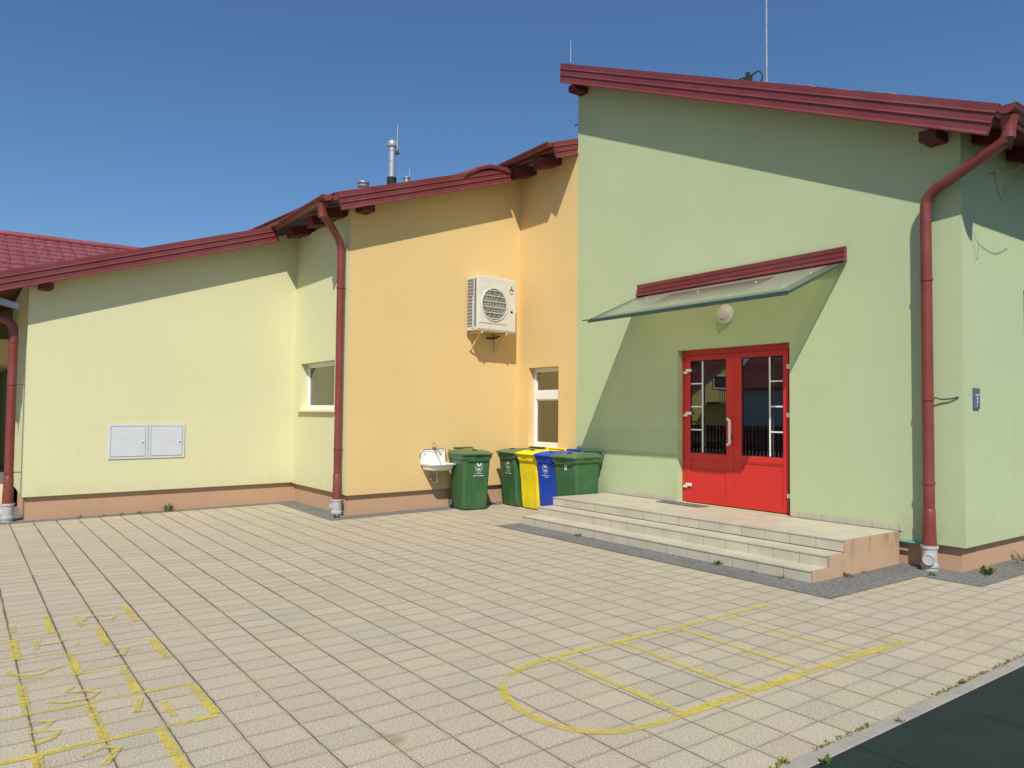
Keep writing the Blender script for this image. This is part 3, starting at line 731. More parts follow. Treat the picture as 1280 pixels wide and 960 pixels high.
# ------------------------------------------------------------------ air conditioner
AC = thing('air_conditioner', 'off white outdoor air conditioner unit on the orange wall', 'air conditioner', loc_on(ORW, 2.90, 0, 3.26), rz_on(ORW))
w, d0, d1, H = .47, -.39, -.05, 1.02
m = MB(); m.box((-w,d0,.02),(w,d1,H)); obj('casing', m, M_ac, AC, bevel=.015)
m = MB(); m.box((-w+.035,d0-.010,.14),(w-.23,d0+.005,.86)); m.box((-w-.006,d0+.01,0),(w+.006,d1,.022)); obj('front_panel', m, M_ac, AC, bevel=.008)
Ma = Matrix.Rotation(rad(90), 4, 'X'); cx, cz, R = -.085, .50, .295
m = MB(); m.lathe([(R,.0),(R,.014)], (cx,d0+.001,cz), Ma, 40); obj('fan_opening', m, M_fan, AC)
m = MB()
for k in range(1, 9):
    rr = R*k/8
    m.tube([(cx+rr*math.cos(a*math.pi/18), d0-.022, cz+rr*math.sin(a*math.pi/18)) for a in range(37)], .0028, 5, False)
for k in range(12):
    a = k*math.pi/6; m.tube([(cx+.03*math.cos(a),d0-.020,cz+.03*math.sin(a)),(cx+R*math.cos(a),d0-.020,cz+R*math.sin(a))], .0028, 5)
for k in range(-2, 4):
    z = cz-.055+k*.105; hw = math.sqrt(max(0, R*R-(z-cz)**2)); m.box((cx-hw,d0-.032,z-.006),(cx+hw,d0-.024,z+.006))
obj('fan_grille', m, M_ac, AC)
m = MB(); m.tube([(cx+(R+.01)*math.cos(a*math.pi/20), d0-.015, cz+(R+.01)*math.sin(a*math.pi/20)) for a in range(41)], .014, 8, False); obj('grille_ring', m, M_ac, AC)
m = MB(); k = .033
for ang in (90, 210, 330):          # emblem of three lozenges
    a = rad(ang); u = Vector((math.cos(a), 0, math.sin(a))); v = Vector((-math.sin(a), 0, math.cos(a))); c = Vector((w-.115, d0-.004, .835))
    m.quad([c, c+u*k+v*k*.58, c+u*k*2, c+u*k-v*k*.58])
obj('emblem', m, M_black, AC, fix=False)
m = MB(); m.box((w-.165,d0-.003,.745),(w-.065,d0-.001,.762)); obj('maker_print', m, M_fin, AC)
m = MB(); m.box((w-.150,d0-.004,.395),(w-.080,d0-.001,.415)); m.box((w-.135,d0-.004,.380),(w-.09,d0-.001,.394)); obj('rating_label', m, M_black, AC)
m = MB()
m.box((-w-.004,d0+.05,.07),(-w+.002,d0+.10,.96)); m.box((-w-.004,d0+.135,.07),(-w+.002,d1-.03,.96)); obj('side_coil', m, M_fin, AC)
m = MB()
for k in range(14): m.box((-w-.010,d0+.138,.09+k*.062),(-w-.004,d1-.034,.10+k*.062))
m.box((-w-.030,d0+.105,.58),(-w-.004,d0+.13,.62)); m.box((-w-.030,d0+.11,.05),(-w-.004,d0+.125,.62)); obj('side_bars', m, M_ac, AC)
for x in (-.34,.26):
    m = MB(); m.box((x-.02,d0+.02,-.045),(x+.02,-.003,-.002)); m.box((x-.02,-.030,-.36),(x+.02,-.003,-.045))
    m.prism([(x-.012,d0+.06,-.045),(x-.012,d0+.11,-.045),(x-.012,-.03,-.33),(x-.012,-.03,-.36)], (.024,0,0))
    obj('bracket', m, M_orange, AC)
m = MB(); m.tube(smooth_path([(.30,-.2,.02),(.28,-.12,-.06),(.20,-.04,-.09),(.05,-.03,-.10)], .06, 4), .018, 8); obj('pipe_lagging', m, M_black, AC)

# ------------------------------------------------------------------ cabinets in the yellow wall
def cabinet(s, w, label):
    t = thing('meter_cabinet', label, 'cabinet', loc_on(YEW, s, 0, .912), rz_on(YEW), 'meter cabinets in the yellow wall')
    h = .576
    m = MB(); f = .035
    m.box((0,-.016,0),(f,-.0015,h)); m.box((w-f,-.016,0),(w,-.0015,h)); m.box((f,-.0155,0),(w-f,-.0015,f)); m.box((f,-.0155,h-f),(w-f,-.0015,h)); obj('frame', m, M_cab, t, bevel=.002)
    m = MB(); m.box((f+.006,-.022,f+.006),(w-f-.006,-.004,h-f-.006)); dr = obj('door', m, M_cab, t, bevel=.003)
    m = MB(); m.box((f,-.0035,f),(w-f,-.002,h-f)); obj('door_gap', m, M_dark, t)
    m = MB(); Mk = Matrix.Rotation(rad(90), 4, 'X'); m.lathe([(.028,0),(.028,.006),(.012,.008)], (w-f-.055,-.022,h*.48), Mk, 14); obj('lock_rosette', m, M_white, dr)
    m = MB(); m.lathe([(.013,0),(.013,.010),(.004,.011)], (w-f-.055,-.022,h*.48), Mk, 12); obj('lock', m, M_dark, dr)
cabinet(1.170, .605, 'white metal cabinet in the yellow wall, the larger one nearest the far downpipe')
cabinet(1.785, .585, 'white metal cabinet in the yellow wall, the one nearer the inner corner')

# ------------------------------------------------------------------ wall sink
SK = thing('wall_sink', 'white enamel sink with back splash on the orange wall', 'sink', loc_on(ORW, 1.73, 0, .62), rz_on(ORW))
def rrect(x0, x1, y0, y1, z, r, n=5):
    out = []
    for cx_, cy_, a0 in ((x1-r,y1-r,0),(x0+r,y1-r,90),(x0+r,y0+r,180),(x1-r,y0+r,270)):
        for k in range(n+1):
            a = rad(a0+90*k/n); out.append((cx_+r*math.cos(a), cy_+r*math.sin(a), z))
    return out
m = MB(); m.loft([rrect(-.20,.20,-.30,-.02,.075,.06), rrect(-.235,.235,-.33,-.012,.10,.06), rrect(-.245,.245,-.345,-.008,.165,.05), rrect(-.275,.275,-.375,-.004,.180,.04), rrect(-.278,.278,-.378,-.004,.198,.04), rrect(-.250,.250,-.350,-.03,.198,.05), rrect(-.225,.225,-.32,-.05,.12,.06), rrect(-.05,.05,-.2,-.1,.10,.04)], True, True, True)
obj('basin', m, M_enamel, SK, bevel=0)
m = MB()
def prect(x0, x1, z0, z1, y, r):
    return [(p[0], y, p[1]) for p in rrect(x0, x1, z0, z1, 0, r)]
m.loft([prect(-.262,.262,.19,.435,-.004,.03), prect(-.262,.262,.19,.435,-.03,.03), prect(-.245,.245,.19,.418,-.034,.03), prect(-.225,.225,.19,.398,-.022,.02)], True, True, False); obj('back_splash', m, M_enamel, SK)
m = MB(); m.tube(smooth_path([(-.30,-.03,.30),(-.25,-.03,.44),(.25,-.03,.45),(.30,-.03,.26)], .05, 5), .006, 6); obj('rim_wire', m, M_wire, SK)
m = MB(); m.tube(smooth_path([(0,0,.475),(0,-.07,.475),(0,-.11,.48),(.03,-.17,.40),(.045,-.19,.34)], .05, 5), .012, 8); m.lathe([(.025,.46),(.03,.475),(.028,.50),(.02,.52),(.008,.525),(.008,.56)], (0,-.07,0), seg=12); m.tube([(-.05,-.07,.545),(.01,-.07,.565)], .008, 6); obj('tap', m, M_brass, SK)
m = MB(); m.tube([(.01,-.14,.08),(.01,-.14,-.10)], .022, 10); m.tube(smooth_path([(.01,-.14,-.06),(.01,-.14,-.14),(-.01,-.06,-.14),(-.01,-.0,-.10)], .04, 5), .026, 10); m.lathe([(.032,-.05),(.036,-.02),(.036,.04),(.03,.05)], (-.05,-.06,-.08), Matrix.Rotation(rad(90), 4, 'X'), 14); obj('drain_trap', m, M_galv, SK)
for x in (-.18,.18):
    m = MB(); m.lathe([(.010,0),(.010,.004)], (x,-.023,.36), Matrix.Rotation(rad(90), 4, 'X'), 10); obj('screw', m, M_dark, SK)

# ------------------------------------------------------------------ wheelie bins
def ring_sec(hw, yf, yb, z, r, ribs=0., n=5):
    """rounded rectangle, front along -y with fluting"""
    pts = []; N = 24
    for k in range(N+1):
        x = -hw+r+(2*hw-2*r)*k/N
        q = abs(x)/(hw)
        dep = ribs*(.5+.5*math.cos(k*math.pi/2)) if .12 < k/N < .88 else 0
        pts.append((x, yf+dep, z))
    for cx_, cy_, a0 in ((hw-r, yf+r, 270), (hw-r, yb-r, 0)):
        for k in range(1, n+1): a = rad(a0+90*k/n); pts.append((cx_+r*math.cos(a), cy_+r*math.sin(a), z))
        if a0 == 270:
            for k in range(1, 7):     # side flutes
                yy = yf+r+(yb-yf-2*r)*k/7; pts.append((hw-ribs*.6*(k % 2), yy, z))
    pts.append((-hw+r, yb, z))
    for cx_, cy_, a0 in ((-hw+r, yb-r, 90), (-hw+r, yf+r, 180)):
        for k in range(1, n+1):
            a = rad(a0+90*k/n)
            if a0 == 180 and k == n: break
            pts.append((cx_+r*math.cos(a), cy_+r*math.sin(a), z))
        if a0 == 90:
            for k in range(1, 7):
                yy = yb-r-(yb-yf-2*r)*k/7; pts.append((-hw+ribs*.6*(k % 2), yy, z))
    return pts
G_BIN = 'wheelie bins by the steps'
def make_bin(mat, label, lidmat=None):
    t = thing('wheelie_bin', label, 'bin', (0,0,0), 0, G_BIN)
    m = MB()
    secs = [(.015,.236,-.236,.23,.05,.0),(.05,.245,-.255,.24,.05,.006),(.30,.251,-.275,.254,.05,.008),(.55,.257,-.292,.270,.05,.006),(.60,.258,-.301,.272,.05,.0),(.86,.266,-.325,.29,.05,.0),(.90,.268,-.330,.292,.05,.0),(.905,.288,-.352,.305,.05,.0),(.975,.292,-.358,.310,.05,.0)]
    m.loft([ring_sec(hw, yf, yb, z, r, rb) for z, hw, yf, yb, r, rb in secs], True, True, True)
    body = obj('body', m, mat, t); body.modifiers.new('edge', 'EDGE_SPLIT').split_angle = rad(38)
    m = MB(); m.prism([(-.205,-.336,.862),(-.205,-.336,.904),(-.205,-.362,.904),(-.205,-.356,.872)], (.41,0,0)); obj('lifting_rim', m, mat, body)
    m = MB()
    L = [(.978,.300,-.385,.325,.045),(.995,.304,-.392,.328,.045),(1.012,.296,-.380,.322,.05),(1.030,.270,-.330,.31,.06),(1.052,.235,-.25,.29,.08),(1.060,.17,-.14,.24,.08)]
    m.loft([rrect(-hw, hw, yf, yb, z, r) for z, hw, yf, yb, r in L], True, True, True)
    lid = obj('lid', m, lidmat or mat, t); lid.modifiers.new('edge', 'EDGE_SPLIT').split_angle = rad(45)
    m = MB(); m.box((-.075,-.405,.985),(.075,-.380,1.003)); m.box((-.315,-.15,.980),(-.30,.06,.998)); m.box((.30,-.15,.980),(.315,.06,.998)); obj('lid_grip', m, mat, lid, bevel=.004)
    m = MB(); m.lathe([(.045,1.030),(.045,1.066),(.035,1.071)], (0,-.20,0), seg=14); obj('lid_plug', m, M_black, lid)
    m = MB(); m.tube(smooth_path([(-.25,.30,.97),(-.25,.395,1.075),(.25,.395,1.075),(.25,.30,.97)], .03, 4), .016, 10); m.tube([(-.27,.335,.998),(.27,.335,.998)], .018, 8); obj('handle', m, mat, t)
    for sx in (-1, 1):
        m = MB(); m.box((sx*.19-.02,.29,.90),(sx*.19+.02,.35,1.0)); obj('hinge', m, mat, t, bevel=.004)
        Mw_ = Matrix.Rotation(rad(90), 4, 'Y'); c = (sx*.245-.024, .225, .102)
        m = MB(); m.lathe([(.06,.0),(.094,.002),(.101,.010),(.101,.038),(.094,.046),(.06,.048)], c, Mw_, 24); wh = obj('wheel', m, M_black, t)
        m = MB(); m.lathe([(.056,-.002),(.058,.0),(.058,.048),(.05,.052),(.02,.056),(.01,.056)], c, Mw_, 18); obj('rim', m, M_fin, wh)
    m = MB(); m.tube([(-.24,.225,.102),(.24,.225,.102)], .012, 8); obj('axle', m, M_galv, t)
    return t
def front_y(z): return -.298-.027*(z-.60)/.26
def crest(t, zc, x0, mat, sc=1., lines=((-.075,.075,-.105,.010),(-.11,.11,-.145,.014))):
    """white shield shaped town crest with two spread wings over a lattice and caption lines"""
    m = MB(); Y = lambda z: front_y(z)-.0035
    def pl(pts):
        m.quad([(x0+px*sc, Y(zc+pz*sc), zc+pz*sc) for px, pz in pts])
    def stroke(a, b, w):
        a = Vector(a); b = Vector(b); d = (b-a).normalized(); n = Vector((-d.y, d.x))*w/2
        pl([a+n, b+n, b-n, a-n])
    out = [(-.065,.07),(-.07,.02),(-.062,-.03),(-.035,-.07),(0,-.09),(.035,-.07),(.062,-.03),(.07,.02),(.065,.07)]
    for a, b in zip(out, out[1:]): stroke(a, b, .005)
    pl([(-.05,.075),(-.028,.082),(.0,.04),(-.006,.014)]); pl([(.05,.075),(.028,.082),(.0,.04),(.006,.014)])
    pl([(-.045,.05),(-.02,.02),(-.012,.03),(-.03,.058)]); pl([(.045,.05),(.02,.02),(.012,.03),(.03,.058)])
    for k in range(4):
        q = -.05+.026*k; stroke((q,.01-.01*k), (q+.045,-.05), .0035); stroke((-q,.01-.01*k), (-q-.045,-.05), .0035)
    pl([(-.012,-.01),(.012,-.01),(.008,-.06),(-.008,-.06)])
    rnd = random.Random(3)
    for xa, xb, dz, hh in lines:      # captions: runs of small letter strokes
        x = xa
        while x < xb:
            wv = rnd.uniform(.006,.012); pl([(x,dz-hh/2),(min(x+wv,xb),dz-hh/2),(min(x+wv,xb),dz+hh/2),(x,dz+hh/2)]); x += wv+(.0035 if rnd.random() < .85 else .012)
    return obj('crest_print', m, mat, t, fix=False)

M_lid = paint('dusty green lid with painted glare', (.062,.135,.052), .45, .10, 5., .5, dust=.15, bump=.1)  # dust, plus top-light glare painted in as a lighter green
b1 = make_bin(M_bgreen, 'green wheelie bin standing beside the white wall sink', M_lid)
b2 = dup(b1, (0,0,0), 0, 'green wheelie bin between the sink side bin and the yellow bin')
b3 = make_bin(M_byellow, 'bright yellow wheelie bin under the narrow window')
b4 = make_bin(M_bblue, 'blue wheelie bin between the yellow bin and the steps')
b5 = dup(b1, (0,0,0), 0, 'green wheelie bin with a small white sticker, beside the landing')
for b in (b1, b2): crest(b, .755, .04, M_print)
crest(b4, .76, -.02, M_print, 1., ((-.10,.10,-.115,.012),(-.03,.05,-.145,.014)))
m = MB(); Y = lambda z: front_y(z)-.003
z0, z1 = .78, .875
m.quad([(.0,Y(z0),z0),(.055,Y(z0),z0),(.055,Y(z1),z1),(.0,Y(z1),z1)]); obj('sticker', m, M_sticker, b5, fix=False)
m = MB(); z0, z1 = .81, .85; m.quad([(.015,Y(z0)-.001,z0),(.040,Y(z0)-.001,z0),(.040,Y(z1)-.001,z1),(.015,Y(z1)-.001,z1)]); obj('sticker_print', m, M_fin, b5, fix=False)
m = MB()
for k in range(9):                        # embossed upright lettering
    z = .865-.034*k; m.box((-.15,front_y(z)-.003,z-.012),(-.15+.10-.012*(k % 3),front_y(z)+.004,z-.003)); m.box((-.15 if k % 2 else -.06,front_y(z)-.003,z-.024),(-.14 if k % 2 else -.05,front_y(z)+.004,z-.003))
obj('raised_lettering', m, M_ochre, b3)
for b, (x, y), a in ((b1,(-11.45,7.49),rad(82)), (b2,(-11.38,8.60),rad(-2)), (b3,(-10.77,8.60),rad(2)), (b4,(-10.21,8.58),rad(1)), (b5,(-9.71,8.56),rad(5))):
    b.location = (x, y, .003); b.rotation_euler = (0,0,a)

# ------------------------------------------------------------------ far wing with the tiled roof and the porch
FW = thing('tiled_roof_wing', 'building wing with a dark red tiled roof rising behind the yellow wall', 'building', (-19, 1.5, 0))
sl = .40; rid = 5.39; RX = -19.05
m = MB(); nx, ny = 90, 300; X0, X1, Y0_, Y1_ = RX+.05, -15.6, -2.5, 6.5
cw, chh = .235, .36
idx = []
for i in range(nx+1):
    X = X0+(X1-X0)*i/nx; rowv = []
    for j in range(ny+1):
        Y = Y0_+(Y1_-Y0_)*j/ny
        fy = (Y/cw) % 1; ay = math.sin(math.pi*fy)
        dd = (X-X0)+.05*(1-ay)             # scalloped lower edges
        fx = (dd/chh) % 1
        z = rid-sl*(X-RX)-.02+.026*ay**.6+.028*fx
        rowv.append(len(m.v)); m.v.append((X, Y, z))
    idx.append(rowv)
for i in range(nx):
    for j in range(ny): m.f.append((idx[i][j],idx[i+1][j],idx[i+1][j+1],idx[i][j+1])); m.sm.append(False)
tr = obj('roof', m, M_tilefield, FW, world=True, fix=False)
m = MB(); m.tube([(RX,-2.5,rid+.02),(RX,6.5,rid+.02)], .075, 12); obj('ridge_cap', m, M_tile, tr, world=True)
m = MB(); m.prism([(RX,-2.5,rid-.03),(RX,6.5,rid-.03),(-21.5,6.5,4.5),(-21.5,-2.5,4.5)], (0,0,-.05)); obj('roof_back', m, M_tile, tr, world=True)
wl = MB(); wl.box((-20.9,-2.4,.3),(-20.6,3.5,5.6)); obj('wall', wl, M_olive, FW, world=True, label='olive wall in the shade of the porch')
wl = MB(); wl.box((-20.598,.30,2.55),(-16.4,.80,2.98)); obj('porch_beam', wl, M_orange, FW, world=True)
m = MB(); m.box((-20.59,-1.2,.45),(-20.5,.72,2.5)); d = obj('door', m, M_door, FW, world=True)
m = MB(); m.box((-20.499,-1.0,1.1),(-20.495,.62,2.4)); obj('pane', m, M_intd, d, world=True)
m = MB(); m.box((-20.6,-2.4,-.05),(-15.85,.828,.44)); obj('porch_base', m, M_cream, FW, world=True)
m = MB(); m.box((-20.6,-2.4,.4405),(-15.83,.828,.456)); obj('porch_floor', m, M_mat, FW, world=True)

# ------------------------------------------------------------------ painted courts
def paint_strip(m, wear, pts, w, wr=0., closed=False):
    if not hasattr(m, 'lift'): m.lift = 0.
    w *= .9
    pts = [Vector(p) for p in pts]; k = len(pts)
    L = []
    for i, p in enumerate(pts):
        a = pts[max(i-1, 0)]; b = pts[min(i+1, k-1)]; d = (b-a).normalized(); n = Vector((-d.y, d.x))*w/2
        L.append((p+n, p-n))
    for (a, b), (c, d) in zip(L, L[1:]):
        m.quad([(a.x,a.y,m.lift),(b.x,b.y,m.lift),(d.x,d.y,m.lift),(c.x,c.y,m.lift)]); wear.append(wr)
    m.lift += .00025
def paint_obj(name, m, wear, label, z):
    m.v = [(x, y, z+q) for x, y, q in m.v]
    o = obj(name, m, M_line, fix=False)
    at = o.data.attributes.new('wear', 'FLOAT', 'FACE')
    for i, v in enumerate(wear): at.data[i].value = v
    for p in o.data.polygons:
        if p.normal.z < 0: p.flip()
    return tag(o, label, 'ground marking')
m = MB(); wr = []
S = lambda pts, w, k=0.: paint_strip(m, wr, pts, w, k)
S([(-4.17,3.44),(-4.17,4.8),(-4.19,5.98)], .06, .08); S([(-4.19,5.96),(-2.92,5.92)], .045, .45); S([(-2.92,5.94),(-2.95,4.7),(-2.95,3.44)], .085, .0)
arc = [(-2.95+.0,3.46),(-2.945,3.18),(-3.0,2.92),(-3.12,2.77),(-3.30,2.70),(-3.54,2.685),(-3.80,2.75),(-3.98,2.88),(-4.10,3.08),(-4.16,3.30),(-4.17,3.46)]
S(smooth_path([(x, y, 0) for x, y in arc], .2, 4) and [(p.x, p.y) for p in smooth_path([(x, y, 0) for x, y in arc], .2, 4)], .065, .1)
for Y, k in ((3.45,.05),(4.08,.08),(4.73,.15),(5.35,.3)): S([(-4.15,Y+.02),(-2.99,Y-.02)], .058, k)
paint_obj('hopscotch_lane', m, wr, 'rounded yellow lane with cross lines painted on the paving near the steps', .004)
m = MB(); wr = []
for X, y0, y1, w, k in ((-4.47,-.1,1.24,.055,.0),(-5.08,-.1,1.25,.04,.2),(-5.66,-.1,1.24,.035,.55),(-6.23,-.1,1.24,.035,.5),(-6.81,-.1,1.24,.035,.45),(-7.41,.34,1.24,.035,.5)): S([(X,y0),(X,y1)], w, k)
for x0, x1, Y in ((-5.05,-4.48,.67),(-5.07,-4.50,1.235),(-5.63,-5.07,.365),(-5.63,-5.10,.935),(-6.19,-5.66,.685),(-6.21,-5.68,1.225),(-6.77,-6.21,.38),(-6.77,-6.26,.935),(-7.39,-6.82,.63),(-7.37,-6.82,1.225),(-4.46,-3.9,.365),(-4.46,-3.85,.93)): S([(x0,Y),(x1,Y)], .058, .06)
for pts, k in ([[(-4.95,.36),(-4.90,.47),(-4.80,.42),(-4.79,.36),(-4.74,.49),(-4.65,.45),(-4.60,.35)],.3], [[(-4.32,.54),(-4.38,.65),(-4.32,.71),(-4.24,.67),(-4.15,.62)],.25], [[(-5.0,.93),(-4.77,.87)],.2], [[(-4.79,.86),(-4.76,.96)],.6], [[(-4.87,1.03),(-4.59,1.03)],.2],
               [[(-5.44,.62),(-5.34,.58),(-5.31,.66),(-5.24,.74),(-5.16,.69),(-5.16,.56),(-5.24,.47)],.3], [[(-5.99,.31),(-5.88,.34),(-5.82,.40),(-5.80,.48),(-5.87,.55),(-5.89,.61)],.4], [[(-5.79,.35),(-5.73,.5)],.6], [[(-6.1,1.04),(-5.93,.98),(-5.94,.93)],.3],
               [[(-6.67,.53),(-6.39,.5)],.6], [[(-6.62,.73),(-6.5,.65),(-6.5,.52)],.45], [[(-6.46,.77),(-6.35,.73)],.5], [[(-7.29,.83),(-6.88,.85)],.3], [[(-7.22,.92),(-7.04,.87)],.3], [[(-7.15,.92),(-7.18,1.04),(-7.1,1.11),(-6.98,1.07),(-6.99,.99)],.45], [[(-7.22,.4),(-6.97,.39)],.5]):
    S(pts, .045, k)
paint_obj('hopscotch_grid', m, wr, 'faded yellow hopscotch grid with numbers painted in front of the yellow wall', .0045)

# ------------------------------------------------------------------ weeds
def weed(x, y, size, label, mat, n=14, spread=1., tall=1.):
    rnd = random.Random(int(x*977+y*331)); m = MB()
    for k in range(n):
        a = rnd.uniform(0, 2*math.pi); L = size*rnd.uniform(.5,1.); el = rad(rnd.uniform(25,75))*min(1.2, tall); w = L*rnd.uniform(.14,.28)
        o = Vector((rnd.uniform(-1,1)*size*.35*spread, rnd.uniform(-1,1)*size*.35*spread, 0))
        d = Vector((math.cos(a)*math.cos(el), math.sin(a)*math.cos(el), math.sin(el))); s = Vector((-math.sin(a), math.cos(a), 0))
        p1 = o+d*L*.5; p2 = o+d*L-Vector((0,0,L*.12))
        m.quad([o-s*w*.15, p1-s*w*.5, p1+s*w*.5, o+s*w*.15]); m.quad([p1-s*w*.5, p2, p1+s*w*.5])
    o = obj('weed', m, mat, fix=False); o.location = (x, y, .004)
    return tag(o, label, 'weed', 'weeds in the paving joints')
for x, y, s, lab, mt, n in (
    (-13.88,2.95,.17,'leafy dark green weed at the foot of the yellow wall', M_leaf, 26),
    (-13.80,1.62,.07,'small weed by the yellow wall nearest the far downpipe', M_leaf, 12),
    (-13.79,1.95,.06,'thin dry weed at the yellow wall below the white cabinets', M_dry, 14),
    (-13.80,2.22,.07,'low yellowish weed below the gap of the white cabinets', M_moss, 16),
    (-13.82,2.48,.08,'flat yellowish weed just before the leafy weed at the yellow wall', M_moss, 18),
    (-11.62,5.02,.10,'bright green tuft at the foot of the orange corner downpipe', M_leaf, 30),
    (-8.03,7.10,.09,'green tuft against the lowest step, nearest the bins', M_leaf, 18),
    (-7.75,7.11,.06,'tiny moss tuft on the lowest step close to the larger tuft', M_moss, 12),
    (-5.63,7.11,.10,'green tuft at the lowest step right in front of the door', M_leaf, 22),
    (-5.15,7.11,.05,'small brown weed along the lowest step towards its open end', M_dry, 10),
    (-4.80,7.10,.07,'low green weed near the front corner of the steps', M_leaf, 14),
    (-4.40,7.75,.10,'upright green weed beside the terracotta cheek of the steps', M_leaf, 14),
    (-4.41,8.10,.06,'little weed at the terracotta cheek nearer the wall', M_leaf, 10),
    (-3.92,8.60,.08,'weed at the foot of the swan neck downpipe', M_leaf, 16),
    (-3.62,9.20,.16,'bushy dull weed in the gravel at the green corner', M_moss, 22),
    (-3.72,10.42,.24,'tall reddish weed growing at the sunlit side wall', M_dry, 9),
    (-3.68,10.15,.07,'short weed next to the tall reddish weed', M_dry, 12),
    (-2.17,4.35,.09,'brown green weed on the kerb at the rubber surface', M_dry, 16),
    (-2.13,3.54,.13,'green weed on the kerb nearest the viewer', M_leaf, 24),
    (-2.25,3.36,.09,'green moss cushion in the kerb joint nearest the viewer', M_moss, 26),
    (-2.25,5.30,.09,'long moss tuft in the kerb joint halfway along', M_moss, 26),
    (-2.25,5.62,.07,'moss tuft in the kerb joint behind the long tuft', M_moss, 18),
    (-2.25,6.05,.07,'brownish tuft in the kerb joint farthest away', M_dry, 14)):
    if x > -2.4: s *= .48
    weed(x, y, s, lab, mt, n, tall=1.1 if s > .12 else .8)
# low moss strip along the kerb joint, uncountable
m = MB(); rnd = random.Random(5)
for k in range(800):
    y = rnd.uniform(2.5,9.5); x = -2.247+rnd.gauss(0,.006)
    if math.sin(y*5.1)+math.sin(y*2.3+1) < -.3: continue
    L = rnd.uniform(.008,.022); a = rnd.uniform(0,6.28)
    m.quad([(x,y,.003),(x+L*math.cos(a),y+L*math.sin(a),.004+L*.5),(x+L*math.cos(a+.9),y+L*math.sin(a+.9),.004+L*.4)])
tag(obj('moss', m, M_moss, fix=False), kind='stuff')

# ------------------------------------------------------------------ houses across the yard (seen mirrored in the door glass)
M_hwall = plaster('ochre house plaster', (.66,.55,.20)); M_hwall2 = plaster('grey blue house plaster', (.46,.55,.58)); M_hroof = paint('brown red roof tiles', (.25,.085,.07), .7, .2, 1., .2)
def house(name, x, y, w, d, h, rh, wall, label, ridge='y'):
    t = thing(name, label, 'house', (x, y, 0))
    m = MB(); m.box((-w/2,-d/2,0),(w/2,d/2,h))
    if ridge == 'y': m.prism([(-w/2,d/2-.001,h),(w/2,d/2-.001,h),(0,d/2-.001,h+rh)], (0,-d+.002,0))
    obj('wall', m, wall, t)
    r = MB(); e = .45
    if ridge == 'y':
        k = rh/(w/2)
        for sx in (-1, 1):
            r.prism([(0,d/2+e,h+rh+.12),(sx*(w/2+e),d/2+e,h-e*k+.12),(sx*(w/2+e),-d/2-e,h-e*k+.12),(0,-d/2-e,h+rh+.12)], (0,0,-.14))
    else:
        k = rh/(d/2)
        for sy in (-1, 1):
            r.prism([(-w/2-e,0,h+rh+.12),(-w/2-e,sy*(d/2+e),h-e*k+.12),(w/2+e,sy*(d/2+e),h-e*k+.12),(w/2+e,0,h+rh+.12)], (0,0,-.14))
    obj('roof', r, M_hroof, t)
    return t, d
h1, d = house('house', -38.0, -35.5, 9.0, 9, 3.3, 2.9, M_hwall, 'ochre gabled house with a balcony, mirrored in the door glass')
h1.rotation_euler = (0,0,rad(-76))
m = MB(); m.box((-1.9,d/2,3.8),(-.5,d/2+.05,4.9)); w_ = obj('window', m, M_white, h1); m = MB(); m.box((-1.8,d/2+.051,3.9),(-.6,d/2+.055,4.8)); obj('pane', m, M_intd, w_)
m = MB(); m.box((-.3,d/2,2.9),(.8,d/2+.05,4.9)); obj('balcony_door', m, M_redwood, h1)
m = MB(); m.box((-2.5,d/2,2.55),(2.5,d/2+1.4,2.75)); bl = obj('balcony', m, M_mat, h1)
m = MB()
for k in range(21): m.box((-2.48+k*.245,d/2+1.34,2.75),(-2.45+k*.245,d/2+1.37,3.60))
m.box((-2.5,d/2+1.33,3.60),(2.5,d/2+1.38,3.65)); obj('railing', m, M_dark, bl)
house('house', -18.3, -24.5, 12.0, 9, 3.5, 3.4, M_hwall2, 'low blue grey house with a long brown roof, mirrored in the door glass', 'x')
house('house', -57, -52, 20, 12, 5.2, 5.6, M_hwall, 'larger house with a broad red roof behind the gabled one, mirrored in the door glass', 'x')
fn = thing('fence', 'brown slatted yard fence mirrored low in the door glass', 'fence', (-21, -9, 0))
m = MB()
for k in range(150): m.box((-12+k*.16,0,.05),(-11.875+k*.16,.03,1.30))
obj('slats', m, M_redwood, fn)
m = MB(); m.box((-12,.031,.3),(12,.07,.38)); m.box((-12,.031,1.05),(12,.07,1.13)); obj('rails', m, M_redwood, fn)

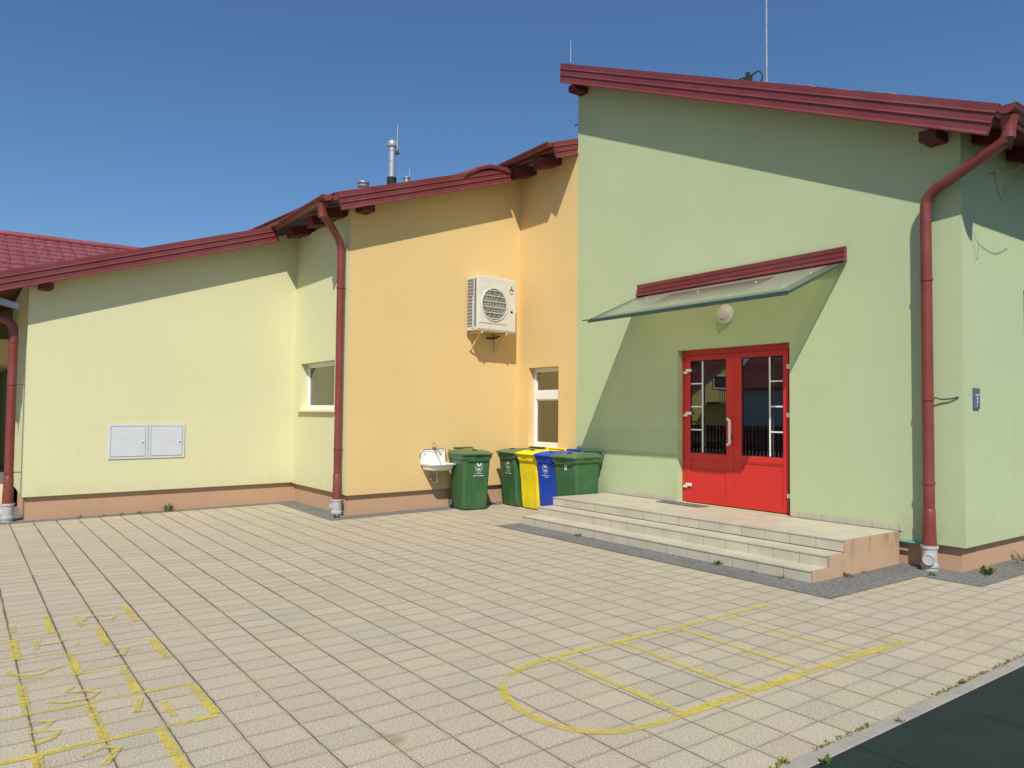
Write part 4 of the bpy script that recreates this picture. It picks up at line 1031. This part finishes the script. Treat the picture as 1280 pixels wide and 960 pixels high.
# ------------------------------------------------------------------ camera, light, sky
f_px, pit, rol, yaw = 939.531592, 3.87299432e-02, 9.35773918e-03, .634566672
F = Vector((-math.cos(yaw), math.sin(yaw), 0)); R_ = Vector((math.sin(yaw), math.cos(yaw), 0)); U = Vector((0,0,1))
F2 = F*math.cos(pit)+U*math.sin(pit); U2 = -F*math.sin(pit)+U*math.cos(pit)
R3 = R_*math.cos(rol)+U2*math.sin(rol); U3 = -R_*math.sin(rol)+U2*math.cos(rol)
cd = bpy.data.cameras.new('camera'); cam = bpy.data.objects.new('camera', cd); COL.objects.link(cam)
cam.matrix_world = Matrix(((R3.x,U3.x,-F2.x,0),(R3.y,U3.y,-F2.y,0),(R3.z,U3.z,-F2.z,1.73),(0,0,0,1)))
cd.sensor_width = 36; cd.lens = f_px/1280*36; cd.clip_start = .05; cd.clip_end = 2000
scn.camera = cam

SUN = Vector((1.5,-1.2,2.07)).normalized()
sd = bpy.data.lights.new('sun', 'SUN'); sd.energy = 5.0; sd.angle = rad(.53); sd.color = (1,.945,.86)
so = bpy.data.objects.new('sun', sd); COL.objects.link(so); so.rotation_euler = SUN.to_track_quat('Z', 'Y').to_euler(); so.location = (5,-5,12)
wd = bpy.data.worlds.new('World'); scn.world = wd; wd.use_nodes = True
nt = wd.node_tree; bg = nt.nodes['Background']
sk = nt.nodes.new('ShaderNodeTexSky'); sk.sky_type = 'NISHITA'; sk.sun_disc = False
sk.sun_elevation = math.asin(SUN.z); sk.sun_rotation = math.atan2(SUN.x, SUN.y)
sk.altitude = 0; sk.air_density = 1.05; sk.dust_density = .7; sk.ozone_density = 10.0
mxs = nt.nodes.new('ShaderNodeMix'); mxs.data_type = 'RGBA'; mxs.blend_type = 'MULTIPLY'; mxs.inputs[0].default_value = 1.; mxs.inputs[7].default_value = (.985, 1.03, .99, 1)
nt.links.new(sk.outputs[0], mxs.inputs[6]); nt.links.new(mxs.outputs[2], bg.inputs[0]); bg.inputs[1].default_value = .108
vs_ = scn.view_settings; vs_.view_transform = 'Standard'; vs_.look = 'None'; vs_.exposure = 0; vs_.gamma = 1
scn.render.engine = 'CYCLES'; scn.cycles.use_denoising = True; scn.cycles.max_bounces = 8; scn.cycles.transparent_max_bounces = 12
scn.render.resolution_x = 1024; scn.render.resolution_y = 768
